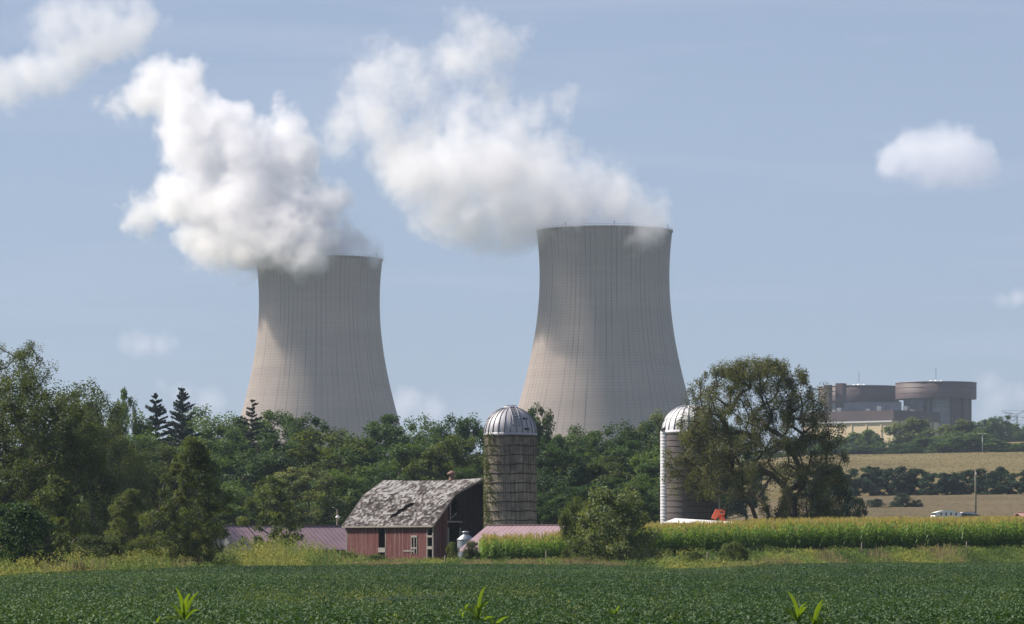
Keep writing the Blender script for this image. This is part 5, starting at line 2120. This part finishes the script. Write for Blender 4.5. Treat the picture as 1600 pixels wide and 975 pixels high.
volunteer(288, 88, 0.88, [(-1.15, 0.75, 0.5, 0.3), (-0.55, 0.62, 0.2, 0.35), (0.28, 0.80, 0.1, 0.38), (0.55, 0.62, 0.6, 0.30), (0.05, 0.62, 0.1, 0.45), (-0.1, 0.9, 0.0, 0.35)], 'tallest bright corn plant at the lower left, leaves spread wide')
volunteer(748, 90, 0.88, [(-0.75, 0.70, 1.3, 0.35), (-0.55, 0.75, 0.9, 0.3), (0.02, 0.85, 0.1, 0.40), (0.10, 0.82, 1.0, 0.3), (0.9, 0.5, 0.3, 0.2), (-0.25, 0.72, 1.6, 0.4)], 'bright corn plant with folded tip at the bottom centre')
volunteer(772, 84, 0.7, [(0.7, 0.6, 0.2, 0.3), (-0.4, 0.4, 0.3, 0.3)], 'small corn shoot right of the bottom centre plant')
volunteer(1248, 86, 0.88, [(-0.2, 0.82, 0.1, 0.4), (-0.6, 0.62, 0.3, 0.3), (0.05, 0.6, 0.3, 0.3), (-0.35, 0.5, 0.3, 0.3), (0.2, 0.5, 0.2, 0.3)], 'upright corn plant at the lower right, left one of the pair')
volunteer(1272, 85, 0.78, [(0.12, 0.80, 0.1, 0.3), (0.28, 0.70, 0.0, 0.3), (-0.3, 0.45, 0.2, 0.3), (0.8, 0.4, 0.3, 0.3)], 'upright corn plant at the lower right, right one of the pair')
volunteer(612, 92, 0.5, [(-0.3, 0.5, 0.2, 0.3), (0.2, 0.5, 0.2, 0.3), (0.7, 0.4, 0.3, 0.3)], 'tiny corn shoot left of the bottom centre plant')
volunteer(490, 87, 0.5, [(-0.1, 0.55, 0.1, 0.3), (0.5, 0.4, 0.3, 0.3), (-0.8, 0.4, 0.3, 0.3)], 'tiny corn shoot midway between lower left and bottom centre')
volunteer(962, 100, 0.6, [(-1.0, 0.7, 0.3, 0.3), (0.15, 0.5, 0.2, 0.3), (-0.4, 0.5, 0.5, 0.3)], 'low pale corn shoot right of the picture centre')
volunteer(244, 84, 0.6, [(-1.1, 0.6, 0.3, 0.35), (0.1, 0.5, 0.2, 0.3), (0.5, 0.4, 0.2, 0.3)], 'small corn shoot left of the tallest plant at the lower left')


# ------------------------------------------------------------------ steam, clouds, haze
def vapour(name, label, cat, blobs, D, vox, dens, nscale, amp, sharp=3.5, cut=0.08, warp=0.35, kind='stuff', group=None, aniso=0.3, seed=0.0, grow=1.3, core=1.0):
    me = bpy.data.meshes.new(name)
    o = bpy.data.objects.new(name, me)
    COL.objects.link(o)
    tag(o, label, cat, group, kind)
    ng = bpy.data.node_groups.new(name, 'GeometryNodeTree')
    ng.interface.new_socket('Geometry', in_out='INPUT', socket_type='NodeSocketGeometry')
    ng.interface.new_socket('Geometry', in_out='OUTPUT', socket_type='NodeSocketGeometry')
    N, L = ng.nodes, ng.links
    out = N.new('NodeGroupOutput')
    pos = N.new('GeometryNodeInputPosition')
    k = D / F

    def m(op, a, b=None, c3=None):
        n = N.new('ShaderNodeMath')
        n.operation = op
        for i, v in enumerate((a, b, c3)):
            if v is None:
                continue
            if isinstance(v, (int, float)):
                n.inputs[i].default_value = v
            else:
                L.new(v, n.inputs[i])
        return n.outputs[0]

    def vm(op, a, b=None, scale=None):
        n = N.new('ShaderNodeVectorMath')
        n.operation = op
        L.new(a, n.inputs[0])
        if b is not None:
            if isinstance(b, tuple):
                n.inputs[1].default_value = b
            else:
                L.new(b, n.inputs[1])
        if scale is not None:
            n.inputs['Scale'].default_value = scale
        return n.outputs[0]

    def noise(scale, detail, rough, vec):
        n = N.new('ShaderNodeTexNoise')
        n.inputs['Scale'].default_value = scale
        n.inputs['Detail'].default_value = detail
        n.inputs['Roughness'].default_value = rough
        L.new(vec, n.inputs['Vector'])
        return n
    sp = vm('ADD', pos.outputs[0], (seed, seed * 1.7, 0.0))
    # swirl the space so that the lobes lose their round shape
    w1 = vm('SCALE', vm('SUBTRACT', noise(1 / (nscale * 1.6), 2, 0.5, sp).outputs['Color'], (0.5, 0.5, 0.5)), None, nscale * warp * 4)
    w2 = vm('SCALE', vm('SUBTRACT', noise(1 / (nscale * 0.45), 2, 0.5, sp).outputs['Color'], (0.5, 0.5, 0.5)), None, nscale * warp * 1.5)
    wp = vm('MULTIPLY', vm('ADD', vm('ADD', pos.outputs[0], w1), w2), (1.0, 0.77, 1.0))
    mn, mx = [1e9] * 3, [-1e9] * 3
    cur = None
    for (px, py, r, dy, wt_) in blobs:
        p = P(px, py, D)
        p.y += dy
        Rr = r * k * grow
        for i in range(3):
            q = 1.25 if i != 1 else 1.25 * 1.3
            mn[i] = min(mn[i], p[i] - Rr * q)
            mx[i] = max(mx[i], p[i] + Rr * q)
        dn = N.new('ShaderNodeVectorMath')
        dn.operation = 'DISTANCE'
        L.new(wp, dn.inputs[0])
        dn.inputs[1].default_value = (p.x, p.y * 0.77, p.z)
        v = m('MULTIPLY_ADD', dn.outputs['Value'], -wt_ / Rr, wt_)
        cur = v if cur is None else m('SMOOTH_MAX', cur, v, 0.12)
    n1 = noise(1 / nscale, 6, 0.66, sp)
    f = m('MULTIPLY_ADD', m('SUBTRACT', n1.outputs['Fac'], 0.5), amp, cur)
    n2 = noise(1 / (nscale * 0.27), 4, 0.7, sp)
    f = m('MULTIPLY_ADD', m('SUBTRACT', n2.outputs['Fac'], 0.5), amp * 0.55, f)
    f = m('MULTIPLY', m('SUBTRACT', f, cut), sharp)
    f = m('MINIMUM', m('MAXIMUM', f, 0.0), core)
    f = m('MULTIPLY', f, m('MINIMUM', m('MULTIPLY', m('MAXIMUM', cur, 0.0), 12.0), 1.0))
    vc = N.new('GeometryNodeVolumeCube')
    L.new(f, vc.inputs['Density'])
    vc.inputs['Min'].default_value = mn
    vc.inputs['Max'].default_value = mx
    for i, a in enumerate('XYZ'):
        vc.inputs['Resolution ' + a].default_value = max(8, int((mx[i] - mn[i]) / vox))
    mat = bpy.data.materials.new(name)
    mat.use_nodes = True
    t = mat.node_tree
    t.nodes.clear()
    pv = t.nodes.new('ShaderNodeVolumePrincipled')
    mo = t.nodes.new('ShaderNodeOutputMaterial')
    t.links.new(pv.outputs[0], mo.inputs['Volume'])
    pv.inputs['Density'].default_value = dens
    pv.inputs['Color'].default_value = (0.962, 0.960, 0.974, 1)
    pv.inputs['Anisotropy'].default_value = aniso
    sm = N.new('GeometryNodeSetMaterial')
    L.new(vc.outputs[0], sm.inputs[0])
    sm.inputs['Material'].default_value = mat
    L.new(sm.outputs[0], out.inputs[0])
    me.materials.append(mat)
    mod = o.modifiers.new('vapour', 'NODES')
    mod.node_group = ng
    return o


# (photo column, row, radius, depth offset, weight)
PLUME_L = [(572, 384, 24, -28, 0.9), (545, 376, 32, -22, 1), (510, 385, 36, -15, 1.1), (520, 388, 26, -46, 0.8), (485, 400, 40, -48, 0.95), (450, 385, 50, -38, 1.1), (415, 392, 40, -40, 0.95), (470, 365, 54, -25, 1.2), (430, 378, 50, -27, 1.2), (385, 372, 52, -17, 1.2), (335, 382, 46, -7, 1.1), (305, 372, 36, -2, 1),
           (470, 330, 58, -17, 1.1), (400, 320, 66, -7, 1.2), (335, 320, 60, 3, 1.1), (508, 340, 36, -27, 1), (450, 262, 58, -2, 1.1), (385, 245, 66, 3, 1.1), (320, 250, 50, 8, 1), (440, 205, 40, 3, 1),
           (270, 310, 44, 16, 1), (225, 322, 36, 45, 0.85), (198, 336, 24, 48, 0.75), (330, 195, 52, 13, 1), (280, 165, 50, 18, 1), (255, 125, 46, 50, 0.9), (285, 105, 32, 50, 0.85), (215, 130, 44, 60, 0.6), (175, 150, 34, 60, 0.42), (300, 225, 48, 13, 1)]
PLUME_R = [(1010, 364, 30, -48, 1), (990, 376, 18, -50, 1), (1022, 352, 22, -44, 0.8), (1005, 335, 36, -20, 0.6), (960, 330, 48, -29, 0.9), (900, 330, 54, -24, 0.9), (930, 285, 46, -19, 0.6), (850, 320, 64, -14, 1.05), (800, 335, 58, -9, 1), (740, 345, 46, -4, 0.9), (700, 310, 54, 4, 1),
           (780, 270, 68, 1, 1.1), (710, 255, 64, 6, 1), (650, 265, 54, 14, 0.95), (620, 230, 44, 42, 0.8), (850, 240, 46, -4, 0.65), (800, 195, 48, 6, 0.602), (850, 170, 32, 6, 0.473), (888, 158, 26, 6, 0.516), (720, 190, 48, 11, 0.516), (660, 200, 46, 42, 0.559),
           (580, 170, 60, 50, 0.5676), (530, 190, 48, 55, 0.4472), (600, 110, 58, 55, 0.516), (555, 95, 38, 55, 0.387), (660, 110, 52, 55, 0.43), (720, 80, 56, 55, 0.4988), (770, 40, 44, 60, 0.5676), (800, 50, 30, 60, 0.516), (740, 20, 38, 60, 0.4128), (760, 120, 40, 55, 0.3612)]
WISP = [(-20, 110, 40, 60, .8), (30, 98, 38, 60, .8), (75, 88, 36, 60, .7), (110, 70, 42, 60, .75), (155, 45, 44, 60, .75), (195, 22, 40, 60, .7), (70, 25, 44, 60, .42), (130, 5, 46, 60, .5), (15, 125, 24, 60, .6), (90, 50, 40, 60, .5)]
vapour('steam_plume', 'dense white steam plume leaning left from the left cooling tower', 'steam', PLUME_L, 2545, 1.0, 0.055, 22, 1.65, seed=11.0, core=2.5, sharp=3.2, grow=1.19, warp=0.40)
vapour('steam_plume', 'looser greyish white steam plume leaning left from the right cooling tower', 'steam', PLUME_R, 2368, 1.0, 0.031, 22, 1.45, core=3.0, seed=47.0, sharp=2.8, grow=1.3, warp=0.42)
vapour('steam_drift', 'torn wisp of steam at the upper left corner of the sky', 'steam', WISP, 2600, 1.6, 0.04, 28, 0.9, seed=83.0, sharp=2.5, warp=0.42)

CLOUD = [(1402, 252, 30, 0, .9), (1430, 245, 38, 0, 1), (1465, 242, 40, 0, 1), (1500, 246, 40, 0, .95), (1528, 256, 32, 0, .8), (1548, 264, 20, 0, .5), (1460, 262, 36, 0, .9)]
vapour('small_cloud', 'small white puffy cloud alone in the right part of the sky', 'cloud', CLOUD, 6500, 3.6, 0.016, 50, 0.85, kind='stuff', seed=6.3, sharp=3.0, warp=0.28)
for nm, lab, bl, dn_, sd in (
    ('faint_cloud', 'thin pale cloud low in the sky left of the left cooling tower', [(200, 532, 20, 0, .6), (225, 535, 22, 0, .7), (250, 537, 20, 0, .6), (272, 533, 14, 0, .5)], 0.006, 3.0),
    ('faint_cloud', 'thin pale cloud cut by the right edge of the picture', [(1560, 468, 13, 0, .6), (1585, 465, 16, 0, .7), (1610, 462, 18, 0, .8)], 0.008, 9.0),
    ('faint_cloud', 'faint cloud bank above the spruces', [(285, 612, 22, 0, .6), (325, 626, 24, 0, .7), (255, 608, 16, 0, .5)], 0.006, 21.0),
    ('faint_cloud', 'faint cloud bank right of the left cooling tower foot', [(640, 630, 26, 0, .7), (670, 640, 24, 0, .6), (625, 640, 22, 0, .6)], 0.006, 33.0),
    ('faint_cloud', 'faint cloud bank on the horizon right of the power plant', [(1545, 600, 22, 0, .6), (1560, 625, 26, 0, .6), (1590, 622, 24, 0, .5), (1540, 640, 20, 0, .5)], 0.005, 43.0),
):
    vapour(nm, lab, 'cloud', bl, 7500, 7.0, dn_ * 1.4, 45, 0.9, kind='stuff', seed=sd, sharp=2.0, group='thin low clouds', warp=0.25)


def haze():
    mb = MB()
    mb.box((0, 2150, 240), (4900, 4420, 490))
    m = bpy.data.materials.new('haze_air')
    m.use_nodes = True
    t = m.node_tree
    t.nodes.clear()
    pv = t.nodes.new('ShaderNodeVolumePrincipled')
    mo = t.nodes.new('ShaderNodeOutputMaterial')
    t.links.new(pv.outputs[0], mo.inputs['Volume'])
    pv.inputs['Density'].default_value = 0.00006
    pv.inputs['Color'].default_value = (0.66, 0.80, 1.0, 1)
    pv.inputs['Anisotropy'].default_value = 0.1
    o = mb.build('haze', m)
    tag(o, 'thin blue summer haze over the land', 'haze', kind='stuff')


haze()
